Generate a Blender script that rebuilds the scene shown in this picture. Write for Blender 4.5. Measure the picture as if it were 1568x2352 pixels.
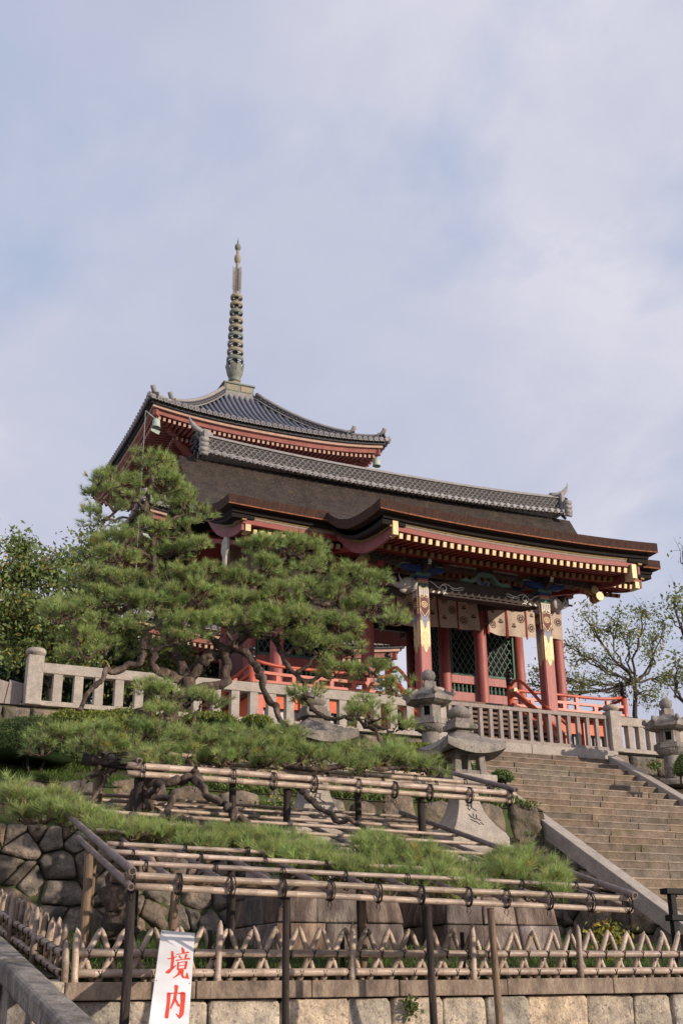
import bpy, math, random
import numpy as np
from mathutils import Vector, Matrix, noise
R=math.radians; PI=math.pi
for o in list(bpy.data.objects): bpy.data.objects.remove(o)
scn=bpy.context.scene; COL=scn.collection
random.seed(7); RNG=np.random.default_rng(7)
# ---------------------------------------------------------------- camera
# world: +X runs along the temple gate's front (to the right), +Y goes up the hill, camera eye 1.6 m above the street
CF=2723.56; CW,CH=1568,2352
yaw,pit,rol=R(24.3045),R(22.1174),R(-.7096)
cf=Vector((math.sin(yaw)*math.cos(pit),math.cos(yaw)*math.cos(pit),math.sin(pit)))
r0=Vector((math.cos(yaw),-math.sin(yaw),0)); u0=r0.cross(cf)
cr=math.cos(rol)*r0+math.sin(rol)*u0; cu=-math.sin(rol)*r0+math.cos(rol)*u0
CC=Vector((0,0,1.6))
cd=bpy.data.cameras.new('camera'); cam=bpy.data.objects.new('camera',cd); COL.objects.link(cam)
M=Matrix((cr,cu,-cf)).transposed().to_4x4(); M.translation=CC; cam.matrix_world=M
cd.sensor_fit='VERTICAL'; cd.sensor_height=24; cd.lens=CF/CH*24; cd.clip_start=.1; cd.clip_end=5000
scn.camera=cam
def P(x,y,X=None,Y=None,Z=None):
    """surveyed point: photo coordinate seen on a given X, Y or Z plane"""
    d=cf*CF+cr*(x-CW/2)-cu*(y-CH/2)
    t=(Y-CC[1])/d[1] if Y is not None else (X-CC[0])/d[0] if X is not None else (Z-CC[2])/d[2]
    return CC+t*d
def ppm(p): return CF/((Vector(p)-CC).dot(cf))
# ---------------------------------------------------------------- light, sky, exposure
SAZ,SEL=R(36),R(14)
sdir=Vector((math.sin(SAZ)*math.cos(SEL),-math.cos(SAZ)*math.cos(SEL),math.sin(SEL)))
sl=bpy.data.lights.new('sun','SUN'); sl.energy=4.1; sl.angle=R(.8); sl.color=(1,.87,.72)
so=bpy.data.objects.new('sun',sl); COL.objects.link(so); so.rotation_euler=sdir.to_track_quat('Z','Y').to_euler()
so.location=(0,0,50)
w=bpy.data.worlds.new('World'); scn.world=w; w.use_nodes=True
nt=w.node_tree; nt.nodes.clear(); N=nt.nodes.new; L=nt.links.new
out=N('ShaderNodeOutputWorld'); bg=N('ShaderNodeBackground'); bg.inputs[1].default_value=.1
sky=N('ShaderNodeTexSky'); sky.sky_type='NISHITA'; sky.sun_disc=False; sky.sun_elevation=SEL; sky.sun_rotation=PI-SAZ
sky.air_density=1.2; sky.dust_density=2.5; sky.ozone_density=1.5
tc=N('ShaderNodeTexCoord'); sep=N('ShaderNodeSeparateXYZ'); L(tc.outputs['Generated'],sep.inputs[0])
def mth(op,a,b=None,c=None):
    n=N('ShaderNodeMath'); n.operation=op
    for i,v in enumerate((a,b,c)):
        if v is None: continue
        if isinstance(v,(int,float)): n.inputs[i].default_value=v
        else: L(v,n.inputs[i])
    return n.outputs[0]
den=mth('ADD',mth('MAXIMUM',sep.outputs[2],0.0),.22)
cb=N('ShaderNodeCombineXYZ'); L(mth('DIVIDE',sep.outputs[0],den),cb.inputs[0]); L(mth('DIVIDE',sep.outputs[1],den),cb.inputs[1])
def wn(sc,det,off,dist=0.,rough=.55):
    mp=N('ShaderNodeMapping'); mp.inputs['Location'].default_value=off; mp.inputs['Scale'].default_value=(1.,.75,1); L(cb.outputs[0],mp.inputs[0])
    n=N('ShaderNodeTexNoise'); n.inputs['Scale'].default_value=sc; n.inputs['Detail'].default_value=det; n.inputs['Roughness'].default_value=rough; n.inputs['Distortion'].default_value=dist
    L(mp.outputs[0],n.inputs['Vector']); return n.outputs['Fac']
def ramp(src,stops,tree=None):
    n=(tree or nt).nodes.new('ShaderNodeValToRGB'); e=n.color_ramp.elements
    while len(e)<len(stops): e.new(.5)
    for k,(p,c) in enumerate(stops): e[k].position=p; e[k].color=(*c,1) if len(c)==3 else c
    (tree or nt).links.new(src,n.inputs[0]); return n
cover=ramp(wn(2.1,6,(6.1,3.3,0),.25,.55),[(.33,(.0,)*3),(.47,(1,)*3)])
shade=ramp(wn(1.9,6,(7.2,4.4,0),.3),[(.32,(5.1,5.4,6.9)),(.5,(5.8,6.0,7.3)),(.66,(7.2,7.1,8.1))])
skc=N('ShaderNodeMix'); skc.data_type='RGBA'; skc.blend_type='MIX'; skc.inputs[0].default_value=.88
L(sky.outputs[0],skc.inputs[6]); skc.inputs[7].default_value=(4.8,5.6,7.5,1)
mx=N('ShaderNodeMix'); mx.data_type='RGBA'; L(cover.outputs[0],mx.inputs[0]); L(skc.outputs[2],mx.inputs[6]); L(shade.outputs[0],mx.inputs[7])
L(mx.outputs[2],bg.inputs[0]); L(bg.outputs[0],out.inputs[0])
scn.view_settings.view_transform='Standard'; scn.view_settings.look='None'; scn.view_settings.gamma=1; scn.view_settings.exposure=0
scn.view_settings.use_curve_mapping=False
# ---------------------------------------------------------------- materials
MATS={}; TINTED=set()
def mat(name,c1,c2=None,c3=None,sc=3.,rough=.8,bump=.3,bsc=25.,metal=0.,st=(1,1,1),tint=False,speck=None,moss=None,spec=.3,trans=0.,bdist=.02):
    m=bpy.data.materials.new(name); m.use_nodes=True; t=m.node_tree; n=t.nodes; l=t.links
    b=n['Principled BSDF']; b.inputs['Roughness'].default_value=rough; b.inputs['Metallic'].default_value=metal
    b.inputs['Specular IOR Level'].default_value=spec
    g=n.new('ShaderNodeNewGeometry'); mp=n.new('ShaderNodeMapping'); mp.inputs['Scale'].default_value=st; l.new(g.outputs['Position'],mp.inputs[0])
    def nz(s,d=5,r=.6):
        q=n.new('ShaderNodeTexNoise'); q.inputs['Scale'].default_value=s; q.inputs['Detail'].default_value=d; q.inputs['Roughness'].default_value=r
        l.new(mp.outputs[0],q.inputs['Vector']); return q.outputs['Fac']
    c2=c2 or tuple(v*.75 for v in c1); c3=c3 or tuple((a+b_)/2 for a,b_ in zip(c1,c2))
    cr_=ramp(nz(sc,6,.65),[(.3,c2),(.5,c3),(.68,c1)],t); col=cr_.outputs[0]
    def mixc(fac,a,bcol,mode='MIX'):
        x=n.new('ShaderNodeMix'); x.data_type='RGBA'; x.blend_type=mode
        if isinstance(fac,float): x.inputs[0].default_value=fac
        else: l.new(fac,x.inputs[0])
        l.new(a,x.inputs[6])
        if isinstance(bcol,tuple): x.inputs[7].default_value=(*bcol,1)
        else: l.new(bcol,x.inputs[7])
        return x.outputs[2]
    fine=ramp(nz(sc*9,3,.7),[(.3,(.72,)*3),(.7,(1.25,)*3)],t).outputs[0]
    col=mixc(.8,col,fine,'MULTIPLY')
    if speck: col=mixc(ramp(nz(speck[0],2,.5),[(.58,(0,)*3),(.66,(1,)*3)],t).outputs[0],col,speck[1])
    if moss:
        col=mixc(ramp(nz(moss[0],5,.7),[(moss[1],(0,)*3),(moss[1]+.12,(1,)*3)],t).outputs[0],col,moss[2])
    if tint:
        a=n.new('ShaderNodeAttribute'); a.attribute_name='tint'; col=mixc(1.,col,a.outputs['Color'],'MULTIPLY')
    l.new(col,b.inputs['Base Color'])
    if bump:
        bp=n.new('ShaderNodeBump'); bp.inputs['Strength'].default_value=bump; bp.inputs['Distance'].default_value=bdist
        l.new(nz(bsc,6,.65),bp.inputs['Height']); l.new(bp.outputs[0],b.inputs['Normal'])
    if trans:
        tr=n.new('ShaderNodeBsdfTranslucent'); l.new(col,tr.inputs[0]); ms=n.new('ShaderNodeMixShader'); ms.inputs[0].default_value=trans
        l.new(b.outputs[0],ms.inputs[1]); l.new(tr.outputs[0],ms.inputs[2]); l.new(ms.outputs[0],n['Material Output'].inputs[0])
    if tint: TINTED.add(name)
    MATS[name]=m; return m
mat('granite',(.50,.43,.36),(.33,.28,.24),sc=4,bump=.35,bsc=60,speck=(90,(.2,.18,.17)),moss=(2.2,.64,(.22,.19,.15)),bdist=.01)
mat('granite_old',(.37,.32,.275),(.13,.115,.105),(.27,.235,.205),sc=4,bump=.7,bsc=25,speck=(60,(.12,.11,.1)),moss=(3,.54,(.115,.105,.08)),st=(1,1,.6))
mat('wallstone',(.33,.25,.18),(.08,.065,.053),(.19,.15,.115),sc=3.6,bump=1.,bsc=8,tint=True,speck=(35,(.13,.11,.1)),moss=(1.5,.55,(.12,.105,.06)),bdist=.07)
mat('wallgap',(.018,.015,.012),(.012,.010,.008),sc=5,bump=.5,bsc=20)
mat('blockstone',(.60,.51,.39),(.23,.195,.16),(.42,.355,.28),sc=8,bump=1.,bsc=7,tint=True,speck=(30,(.24,.2,.17)),moss=(3.5,.58,(.22,.19,.16)),bdist=.06)
mat('coping',(.36,.28,.205),(.13,.095,.075),(.25,.185,.14),sc=6,bump=.8,bsc=18,moss=(4,.55,(.12,.09,.07)),st=(1,1,.5))
mat('plinthstone',(.36,.28,.225),(.07,.05,.042),(.17,.12,.10),sc=2.2,bump=.7,bsc=18,st=(2.2,2.2,.7),tint=True,bdist=.03)
mat('plinthcap',(.15,.105,.09),(.07,.05,.043),sc=4,bump=.4,bsc=30,st=(1.5,1.5,.6))
mat('stairstone',(.29,.215,.16),(.13,.10,.075),(.21,.16,.12),sc=4,bump=.8,bsc=30,tint=True,moss=(1.3,.56,(.15,.125,.07)),bdist=.03)
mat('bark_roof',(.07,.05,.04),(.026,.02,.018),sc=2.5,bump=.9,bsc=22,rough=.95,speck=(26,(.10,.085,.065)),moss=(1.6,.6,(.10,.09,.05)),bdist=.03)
mat('bark_edge',(.095,.045,.032),(.03,.017,.013),sc=8,bump=.9,bsc=30,st=(3,3,.8),rough=.95,bdist=.02)
mat('bark_arris',(.42,.15,.07),(.12,.05,.03),sc=9,bump=.4,bsc=30,rough=.9)
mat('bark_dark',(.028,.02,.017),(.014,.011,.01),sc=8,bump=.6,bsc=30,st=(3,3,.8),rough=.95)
mat('gold',(.74,.59,.33),(.46,.35,.18),sc=16,rough=.5,metal=.15,bump=.15,bsc=50)
mat('golddull_shade',(.33,.22,.08),(.17,.115,.05),sc=12,rough=.6,metal=.15,bump=.15,bsc=50)  # dull gold; the eave shade on the strips is put into this colour
mat('cream',(.75,.6,.42),(.55,.42,.3),sc=10,bump=.1)
mat('greywood_white',(.34,.27,.22),(.24,.19,.15),sc=10,bump=.1)
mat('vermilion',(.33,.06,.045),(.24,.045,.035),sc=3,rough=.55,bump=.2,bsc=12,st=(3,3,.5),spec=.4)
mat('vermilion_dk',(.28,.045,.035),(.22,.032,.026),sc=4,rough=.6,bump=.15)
mat('pillar_red',(.45,.145,.115),(.25,.06,.052),(.38,.10,.085),sc=2.5,rough=.5,bump=.35,bsc=8,st=(9,9,.5),speck=(9,(.36,.10,.085)),spec=.45)
mat('koran_red',(.60,.125,.065),(.42,.08,.045),sc=4,rough=.45,bump=.1,spec=.5)
mat('skirt_orange',(.72,.14,.04),(.6,.1,.03),sc=4,rough=.5,bump=.1)
mat('pinkboard',(.33,.11,.105),(.2,.06,.06),sc=5,rough=.6,bump=.15)
mat('pagoda_red',(.36,.135,.11),(.24,.08,.07),sc=4,rough=.7,bump=.15)
mat('peach',(.58,.38,.29),(.42,.26,.2),sc=4,rough=.7,bump=.1)
mat('plaster',(.72,.69,.66),(.6,.57,.55),sc=3,bump=.1)
mat('beige',(.34,.24,.19),(.26,.18,.14),sc=3,bump=.15)
mat('tile',(.17,.17,.205),(.10,.10,.13),sc=6,rough=.42,bump=.2,bsc=20,spec=.5)
mat('tile_lt',(.36,.33,.31),(.22,.20,.19),sc=7,rough=.6,bump=.3,bsc=25)
mat('tile_dk',(.06,.058,.062),(.03,.03,.032),sc=8,rough=.6,bump=.6,bsc=25)
mat('black',(.016,.014,.014),(.01,.009,.009),sc=5,rough=.28,bump=.05,spec=.5)
mat('darkwood',(.085,.062,.052),(.04,.03,.026),sc=5,rough=.8,bump=.5,bsc=18,st=(.6,6,6))
mat('postwood',(.055,.04,.034),(.02,.016,.014),sc=5,rough=.8,bump=.8,bsc=14,st=(5,5,.7),moss=(3,.6,(.19,.13,.085)))
mat('polewood',(.30,.20,.125),(.11,.08,.055),sc=4,rough=.8,bump=.8,bsc=14,st=(5,5,.7))
mat('greywood',(.40,.33,.29),(.24,.20,.18),sc=5,rough=.85,bump=.4,bsc=20,st=(4,4,.8))
mat('stepwood',(.25,.17,.12),(.13,.09,.07),sc=5,rough=.85,bump=.5,bsc=20,st=(.7,4,4))
mat('greenpaint',(.10,.19,.14),(.06,.12,.09),sc=5,rough=.6,bump=.1)
mat('lattice_green',(.13,.24,.18),(.08,.16,.12),sc=5,rough=.6,bump=.1)
mat('bluepaint',(.025,.06,.2),(.02,.035,.1),sc=5,rough=.5,bump=.1)
mat('palebluepaint',(.22,.27,.36),(.16,.19,.27),sc=5,rough=.5,bump=.1)
mat('maroon',(.19,.05,.045),(.12,.035,.03),sc=5,rough=.6,bump=.1)
mat('white',(.80,.77,.70),(.66,.62,.56),sc=5,rough=.6,bump=.1)
mat('painted_frieze',(.07,.075,.085),(.025,.02,.025),(.05,.03,.03),sc=9,rough=.6,bump=.1,speck=(14,(.13,.12,.085)))
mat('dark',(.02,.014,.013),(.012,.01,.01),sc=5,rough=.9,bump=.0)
mat('ivory',(.50,.45,.39),(.33,.29,.25),sc=8,rough=.6,bump=.3)
mat('bronze_green',(.26,.27,.22),(.14,.155,.13),sc=3,rough=.65,bump=.3,bsc=15)
mat('bronze_rust',(.40,.27,.17),(.25,.2,.14),(.30,.27,.19),sc=3.5,rough=.7,bump=.3,bsc=15)
mat('bronze_dark',(.08,.095,.085),(.04,.05,.045),sc=4,rough=.7,bump=.2)
mat('bell_green',(.5,.55,.46),(.3,.38,.32),sc=6,rough=.6,bump=.2)
mat('cloth',(.66,.53,.42),(.56,.44,.35),sc=3,rough=.9,bump=.25,bsc=9,trans=.15)
mat('crest_ink',(.10,.05,.04),(.07,.035,.03),sc=9,rough=.9,bump=.0)
mat('ribbon',(.42,.03,.03),(.05,.015,.015),sc=9,rough=.7,bump=.0,st=(1,1,.6))
mat('bamboo',(.63,.49,.385),(.29,.22,.175),(.49,.375,.30),sc=3,rough=.42,bump=.2,bsc=10,st=(.8,2,2),spec=.4,moss=(3.,.6,(.30,.22,.18)),tint=True)
mat('bamboo_node',(.40,.28,.22),(.26,.18,.15),sc=5,rough=.6,bump=.1)
mat('bamboo_hole',(.05,.035,.025),sc=5,bump=0)
mat('bamboo_grey',(.26,.20,.185),(.15,.115,.105),sc=4,rough=.6,bump=.3,bsc=12)
mat('cord',(.022,.017,.015),(.012,.01,.009),sc=9,rough=.8,bump=.3)
mat('signwhite',(.86,.83,.81),(.84,.81,.79),(.85,.82,.8),sc=.12,rough=.35,bump=.0)
mat('signred',(.80,.09,.045),(.74,.07,.04),sc=4,rough=.5,bump=.03)
mat('pinebark',(.27,.195,.15),(.04,.03,.026),(.11,.08,.064),sc=7,rough=.95,bump=1.,bsc=13,st=(1,1,.6),bdist=.08)
mat('twig',(.17,.11,.08),(.07,.05,.04),sc=9,rough=.9,bump=.4)
mat('needle',(.46,.54,.19),(.24,.31,.10),sc=1.6,rough=.5,bump=0,tint=True,trans=.35,spec=.35)
mat('leaf',(.22,.28,.09),(.13,.18,.055),sc=1.5,rough=.5,bump=0,tint=True,trans=.3,spec=.3)
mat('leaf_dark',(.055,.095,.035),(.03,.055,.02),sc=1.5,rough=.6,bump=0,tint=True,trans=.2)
mat('azalea',(.26,.28,.05),(.13,.17,.03),sc=2.5,rough=.6,bump=0,tint=True,trans=.25)
mat('treebark',(.09,.07,.06),(.04,.032,.028),sc=6,rough=.9,bump=.6,bsc=15)
mat('soil',(.10,.075,.05),(.05,.04,.028),sc=3,rough=1,bump=.8,bsc=10,moss=(1.5,.45,(.07,.095,.03)),bdist=.05)
mat('street',(.28,.25,.22),(.2,.18,.16),sc=2,rough=.9,bump=.3)
mat('gravel',(.42,.38,.33),(.3,.27,.23),sc=8,rough=.95,bump=.4)
mat('grass',(.11,.17,.035),(.06,.10,.02),sc=2,rough=.7,bump=0,tint=True,trans=.25)
mat('cable',(.35,.35,.35),sc=2,rough=.5,bump=0,metal=.4)
mat('iron',(.014,.013,.014),(.009,.008,.009),sc=8,rough=.6,bump=.2,bsc=40,spec=.2)
# ---------------------------------------------------------------- mesh builder
class MB:
    def __init__(s,c=None): s.v=[];s.f=[];s.mi=[];s.sm=[];s.tc=[];s.m=0;s.c=c or (1,1,1)
    def add(s,vs,fs,sm=False):
        n=len(s.v); s.v+= [tuple(q) for q in vs]
        for f in fs: s.f.append(tuple(i+n for i in f)); s.mi.append(s.m); s.sm.append(sm); s.tc.append(s.c)
        return s
    def box(s,x0,x1,y0,y1,z0,z1):
        v=[(x,y,z) for z in (z0,z1) for y in (y0,y1) for x in (x0,x1)]
        return s.add(v,[(0,2,3,1),(4,5,7,6),(0,1,5,4),(2,6,7,3),(0,4,6,2),(1,3,7,5)])
    def hexa(s,b,t):  # bottom quad, top quad (ccw from above)
        return s.add(list(b)+list(t),[(3,2,1,0),(4,5,6,7),(0,1,5,4),(1,2,6,5),(2,3,7,6),(3,0,4,7)])
    def bar(s,p0,p1,w,h,up=(0,0,1)):
        p0,p1=Vector(p0),Vector(p1); d=(p1-p0).normalized(); sd=d.cross(Vector(up)).normalized(); u=sd.cross(d)
        v=[p+sd*a*w/2+u*b*h/2 for p in (p0,p1) for a,b in ((-1,-1),(1,-1),(1,1),(-1,1))]
        return s.add(v,[(0,3,2,1),(4,5,6,7),(0,1,5,4),(1,2,6,5),(2,3,7,6),(3,0,4,7)])
    def tube(s,pts,rad,n=8,cap=True,sm=True,jit=0.):
        pts=[Vector(p) for p in pts]; k=len(pts)
        if not hasattr(rad,'__len__'): rad=[rad]*k
        rings=[]; ref=None
        for i,p in enumerate(pts):
            d=(pts[min(i+1,k-1)]-pts[max(i-1,0)]).normalized()
            if ref is None: ref=Vector((0,0,1)) if abs(d.z)<.9 else Vector((1,0,0))
            a=(ref-d*ref.dot(d)).normalized(); ref=a; b=d.cross(a)
            for j in range(n):
                th=2*PI*j/n; r=rad[i]*(1+jit*(noise.noise(p*3+Vector((math.cos(th),math.sin(th),0))*2))) if jit else rad[i]
                rings.append(p+a*math.cos(th)*r+b*math.sin(th)*r)
        fs=[(i*n+j,i*n+(j+1)%n,(i+1)*n+(j+1)%n,(i+1)*n+j) for i in range(k-1) for j in range(n)]
        s.add(rings,fs,sm)
        if cap:
            b0=len(s.v)-k*n; s.f.append(tuple(b0+j for j in range(n))[::-1]); s.f.append(tuple(b0+(k-1)*n+j for j in range(n)))
            s.mi+=[s.m]*2; s.sm+=[False]*2; s.tc+=[s.c]*2
        return s
    def lathe(s,prof,n=16,c=(0,0,0),sm=True,rot=0,sq=1.):
        c=Vector(c); v=[]
        for r,z in prof:
            for j in range(n): th=2*PI*j/n+rot; v.append(c+Vector((r*math.cos(th),r*math.sin(th)*sq,z)))
        k=len(prof); fs=[(i*n+j,i*n+(j+1)%n,(i+1)*n+(j+1)%n,(i+1)*n+j) for i in range(k-1) for j in range(n)]
        fs.append(tuple(range(n))[::-1]); fs.append(tuple((k-1)*n+j for j in range(n)))
        return s.add(v,fs,sm)
    def prism(s,poly,o,ex,ey,th,sm=False):  # 2d poly extruded along ex x ey, from o back by th
        o,ex,ey=Vector(o),Vector(ex),Vector(ey); nz_=ex.cross(ey).normalized(); n=len(poly)
        a=[o+ex*p[0]+ey*p[1] for p in poly]; b=[q-nz_*th for q in a]
        fs=[tuple(range(n)),tuple(range(n,2*n))[::-1]]+[(i,n+i,n+(i+1)%n,(i+1)%n) for i in range(n)]
        return s.add(a+b,fs,sm)
    def grid(s,fn,nu,nv,sm=True,flip=False):
        v=[fn(i/nu,j/nv) for j in range(nv+1) for i in range(nu+1)]
        fs=[(j*(nu+1)+i,j*(nu+1)+i+1,(j+1)*(nu+1)+i+1,(j+1)*(nu+1)+i) for j in range(nv) for i in range(nu)]
        if flip: fs=[f[::-1] for f in fs]
        return s.add(v,fs,sm)
    def slab(s,fn,nu,nv,th,sm=False,side_m=None):
        s.grid(fn,nu,nv,sm); 
        bt=lambda u,v:Vector(fn(u,v))-Vector((0,0,th))
        m0=s.m
        if side_m is not None: s.m=side_m
        s.grid(bt,nu,nv,sm,True)
        for a,b,nn in ((lambda t:(t,0),0,nu),(lambda t:(t,1),1,nu)):
            s.grid(lambda u,v:Vector(fn(*a(u)))-Vector((0,0,th*(1-v))),nn,1,False,bool(b))
        for a,b,nn in ((lambda t:(0,t),1,nv),(lambda t:(1,t),0,nv)):
            s.grid(lambda u,v:Vector(fn(*a(u)))-Vector((0,0,th*(1-v))),nn,1,False,bool(b))
        s.m=m0; return s
    def build(s,name,mats,parent=None,bevel=0,**kw):
        me=bpy.data.meshes.new(name); off=ORG[parent.name] if parent else Vector((0,0,0))
        me.from_pydata([Vector(q)-off for q in s.v],[],s.f)
        if not isinstance(mats,(list,tuple)): mats=[mats]
        for q in mats: me.materials.append(MATS[q])
        me.polygons.foreach_set('material_index',s.mi); me.polygons.foreach_set('use_smooth',s.sm)
        if any(q in TINTED for q in mats):
            ca=me.color_attributes.new('tint','FLOAT_COLOR','CORNER'); arr=np.ones((len(me.loops),4),np.float32); k=0
            for f,c in zip(s.f,s.tc): arr[k:k+len(f),:3]=c; k+=len(f)
            ca.data.foreach_set('color',arr.ravel())
        me.update(); o=bpy.data.objects.new(name,me); COL.objects.link(o)
        ORG[o.name]=off
        if parent: o.parent=parent
        if bevel:
            b=o.modifiers.new('bevel','BEVEL'); b.width=bevel; b.segments=2; b.limit_method='ANGLE'; b.angle_limit=R(35)
        tag(o,**kw); return o
ORG={}
def tag(o,label=None,cat=None,group=None,kind=None):
    if label: o['label']=label
    if cat: o['category']=cat
    if group: o['group']=group
    if kind: o['kind']=kind
    return o
def thing(name,loc,label,cat,group=None,rz=0):
    o=bpy.data.objects.new(name,None); COL.objects.link(o); o.location=loc; o.rotation_euler=(0,0,rz); o.empty_display_size=.2
    tag(o,label,cat,group); ORG[o.name]=Vector(loc); return o
def copy_tree(o,parent=None,loc=None,label=None,rz=None):
    c=o.copy(); COL.objects.link(c)
    if parent: c.parent=parent
    if loc is not None: c.location=loc
    if rz is not None: c.rotation_euler=(0,0,rz)
    if label: c['label']=label
    for ch in [q for q in bpy.data.objects if q.parent==o]: copy_tree(ch,c)
    return c
def copy_part(o,dx=(0,0,0)):
    c=o.copy(); COL.objects.link(c); c.location=o.location+Vector(dx); return c
def np_mesh(name,V,F,mats,parent=None,tint=None,mi=None,**kw):
    V=np.asarray(V,np.float32); F=np.asarray(F,np.int32); me=bpy.data.meshes.new(name)
    if parent: V=V-np.array(ORG[parent.name],np.float32)
    k=F.shape[1]; me.vertices.add(len(V)); me.vertices.foreach_set('co',V.ravel()); me.loops.add(F.size); me.loops.foreach_set('vertex_index',F.ravel())
    me.polygons.add(len(F)); me.polygons.foreach_set('loop_start',np.arange(0,F.size,k,dtype=np.int32)); me.polygons.foreach_set('loop_total',np.full(len(F),k,np.int32))
    for q in mats: me.materials.append(MATS[q])
    if mi is not None: me.polygons.foreach_set('material_index',np.asarray(mi,np.int32))
    if tint is not None:
        ca=me.color_attributes.new('tint','FLOAT_COLOR','CORNER'); a=np.ones((len(F),k,4),np.float32); a[:,:,:3]=np.asarray(tint)[:,None,:]; ca.data.foreach_set('color',a.ravel())
    me.update(calc_edges=True); o=bpy.data.objects.new(name,me); COL.objects.link(o)
    ORG[o.name]=ORG[parent.name] if parent else Vector((0,0,0))
    if parent: o.parent=parent
    return tag(o,**kw)
def unit(a): return a/np.maximum(np.linalg.norm(a,axis=-1,keepdims=True),1e-6)
def needle_geo(C,D,n,ln,wd,spread,rng):
    """tufts of needles: one thin triangle per needle"""
    K=len(C); D=unit(D); d=np.repeat(D,n,0); c=np.repeat(C,n,0); m=K*n
    r=unit(rng.normal(size=(m,3))); r=unit(r-(r*d).sum(1,keepdims=True)*d)
    a=spread*np.sqrt(rng.uniform(.02,1,(m,1))); nd=d*np.cos(a)+r*np.sin(a)
    nd=unit(nd); L_=ln*rng.uniform(.75,1.15,(m,1)); sd=unit(np.cross(nd,unit(rng.normal(size=(m,3)))))
    base=c+d*rng.uniform(-.02,.03,(m,1)); tip=base+nd*L_+np.array([0,0,-.012])*rng.uniform(0,1,(m,1))
    V=np.stack([base-sd*wd/2,base+sd*wd/2,tip],1).reshape(-1,3); F=np.arange(m*3).reshape(-1,3)
    t=rng.uniform(.75,1.2,(K,1))*np.array([[1,1,1]])+rng.normal(0,.06,(K,3)); brown=rng.uniform(size=K)<.006; t[brown]=(1.5,.85,.6)
    t=np.repeat(t,n,0)*rng.uniform(.85,1.15,(m,1)); return V,F,np.clip(t,.2,3)
def leaf_geo(C,size,rng,droop=.3,asp=.5,var=.25,warm=.0):
    m=len(C); d=unit(rng.normal(size=(m,3))+np.array([0,0,-droop])); s=unit(np.cross(d,rng.normal(size=(m,3))))
    L_=size*rng.uniform(.6,1.3,(m,1)); V=np.stack([C,C+d*L_*.5+s*L_*asp/2,C+d*L_,C+d*L_*.5-s*L_*asp/2],1).reshape(-1,3)
    F=np.arange(m*4).reshape(-1,4); t=rng.uniform(1-var,1+var,(m,1))*np.ones((1,3))
    if warm: k=rng.uniform(size=m)<warm; t[k]*=np.array([1.9,1.05,.7])
    return V,F,t
def merge(parts):
    V=[];F=[];T=[];n=0
    for v,f,t in parts: V.append(v);F.append(f+n);T.append(t);n+=len(v)
    return np.concatenate(V),np.concatenate(F),np.concatenate(T)
def chaikin(p,k=1):
    for _ in range(k):
        q=[]
        for i in range(len(p)):
            a,b=p[i],p[(i+1)%len(p)]; q.append((a[0]*.78+b[0]*.22,a[1]*.78+b[1]*.22)); q.append((a[0]*.22+b[0]*.78,a[1]*.22+b[1]*.78))
        p=q
    return p
def voronoi(sites,bx):
    """clipped voronoi cells in rectangle bx=(x0,x1,y0,y1)"""
    cells=[]
    for i,(sx,sy) in enumerate(sites):
        poly=[(bx[0],bx[2]),(bx[1],bx[2]),(bx[1],bx[3]),(bx[0],bx[3])]
        near=sorted(range(len(sites)),key=lambda j:(sites[j][0]-sx)**2+(sites[j][1]-sy)**2)[1:16]
        for j in near:
            tx,ty=sites[j]; mx_,my=(sx+tx)/2,(sy+ty)/2; nx,ny=tx-sx,ty-sy; out=[]
            for k in range(len(poly)):
                a,b=poly[k],poly[(k+1)%len(poly)]; da=(a[0]-mx_)*nx+(a[1]-my)*ny; db=(b[0]-mx_)*nx+(b[1]-my)*ny
                if da<=0: out.append(a)
                if da*db<0: t=da/(da-db); out.append((a[0]+(b[0]-a[0])*t,a[1]+(b[1]-a[1])*t))
            poly=out
            if len(poly)<3: break
        if len(poly)>=3: cells.append(poly)
    return cells
def stone(mb,poly,fr,gap=.02,depth=.12,bulge=.08,rnd=random,soft=1,rough=.03):
    """one stone from an outline in a wall frame fr(u,v,w)"""
    cx=sum(p[0] for p in poly)/len(poly); cy=sum(p[1] for p in poly)/len(poly)
    sz=max(.05,min(max(abs(p[0]-cx) for p in poly),max(abs(p[1]-cy) for p in poly)))
    pl=[]
    for i in range(len(poly)):
        a,b=poly[i],poly[(i+1)%len(poly)]; L_=math.hypot(b[0]-a[0],b[1]-a[1]); n=max(1,int(L_/.13))
        for k in range(n): pl.append((a[0]+(b[0]-a[0])*k/n,a[1]+(b[1]-a[1])*k/n))
    if soft: pl=chaikin(pl,soft)
    g=gap/sz; n=len(pl); off=rnd.uniform(-.02,.03); sd=rnd.uniform(0,99)
    tx,ty=rnd.uniform(-.12,.12),rnd.uniform(-.12,.12)
    V=[]
    for sc_,wd in ((1-g,-depth),(1-g*1.3,0),(1-g*1.3-.10,bulge*.65),(.62,bulge),(.3,bulge*1.05)):
        for x,y in pl:
            X,Y=cx+(x-cx)*sc_,cy+(y-cy)*sc_
            nn=noise.noise(Vector((X*3+sd,Y*3,sd)))*rough+noise.noise(Vector((X*9+sd,Y*9,sd)))*rough*.4
            w=wd if wd<0 else off+wd+(nn+tx*(X-cx)+ty*(Y-cy))*(1 if wd>0 else .5)
            V.append(fr(X,Y,w))
    V.append(fr(cx,cy,off+bulge*1.05))
    F=[(r*n+i,r*n+(i+1)%n,(r+1)*n+(i+1)%n,(r+1)*n+i) for r in range(4) for i in range(n)]+[(4*n+i,4*n+(i+1)%n,5*n) for i in range(n)]
    t=rnd.uniform(.72,1.25); h=rnd.uniform(-.09,.09); mb.c=(t*(1+h),t,t*(1-h)); mb.add(V,F,True)
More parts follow.
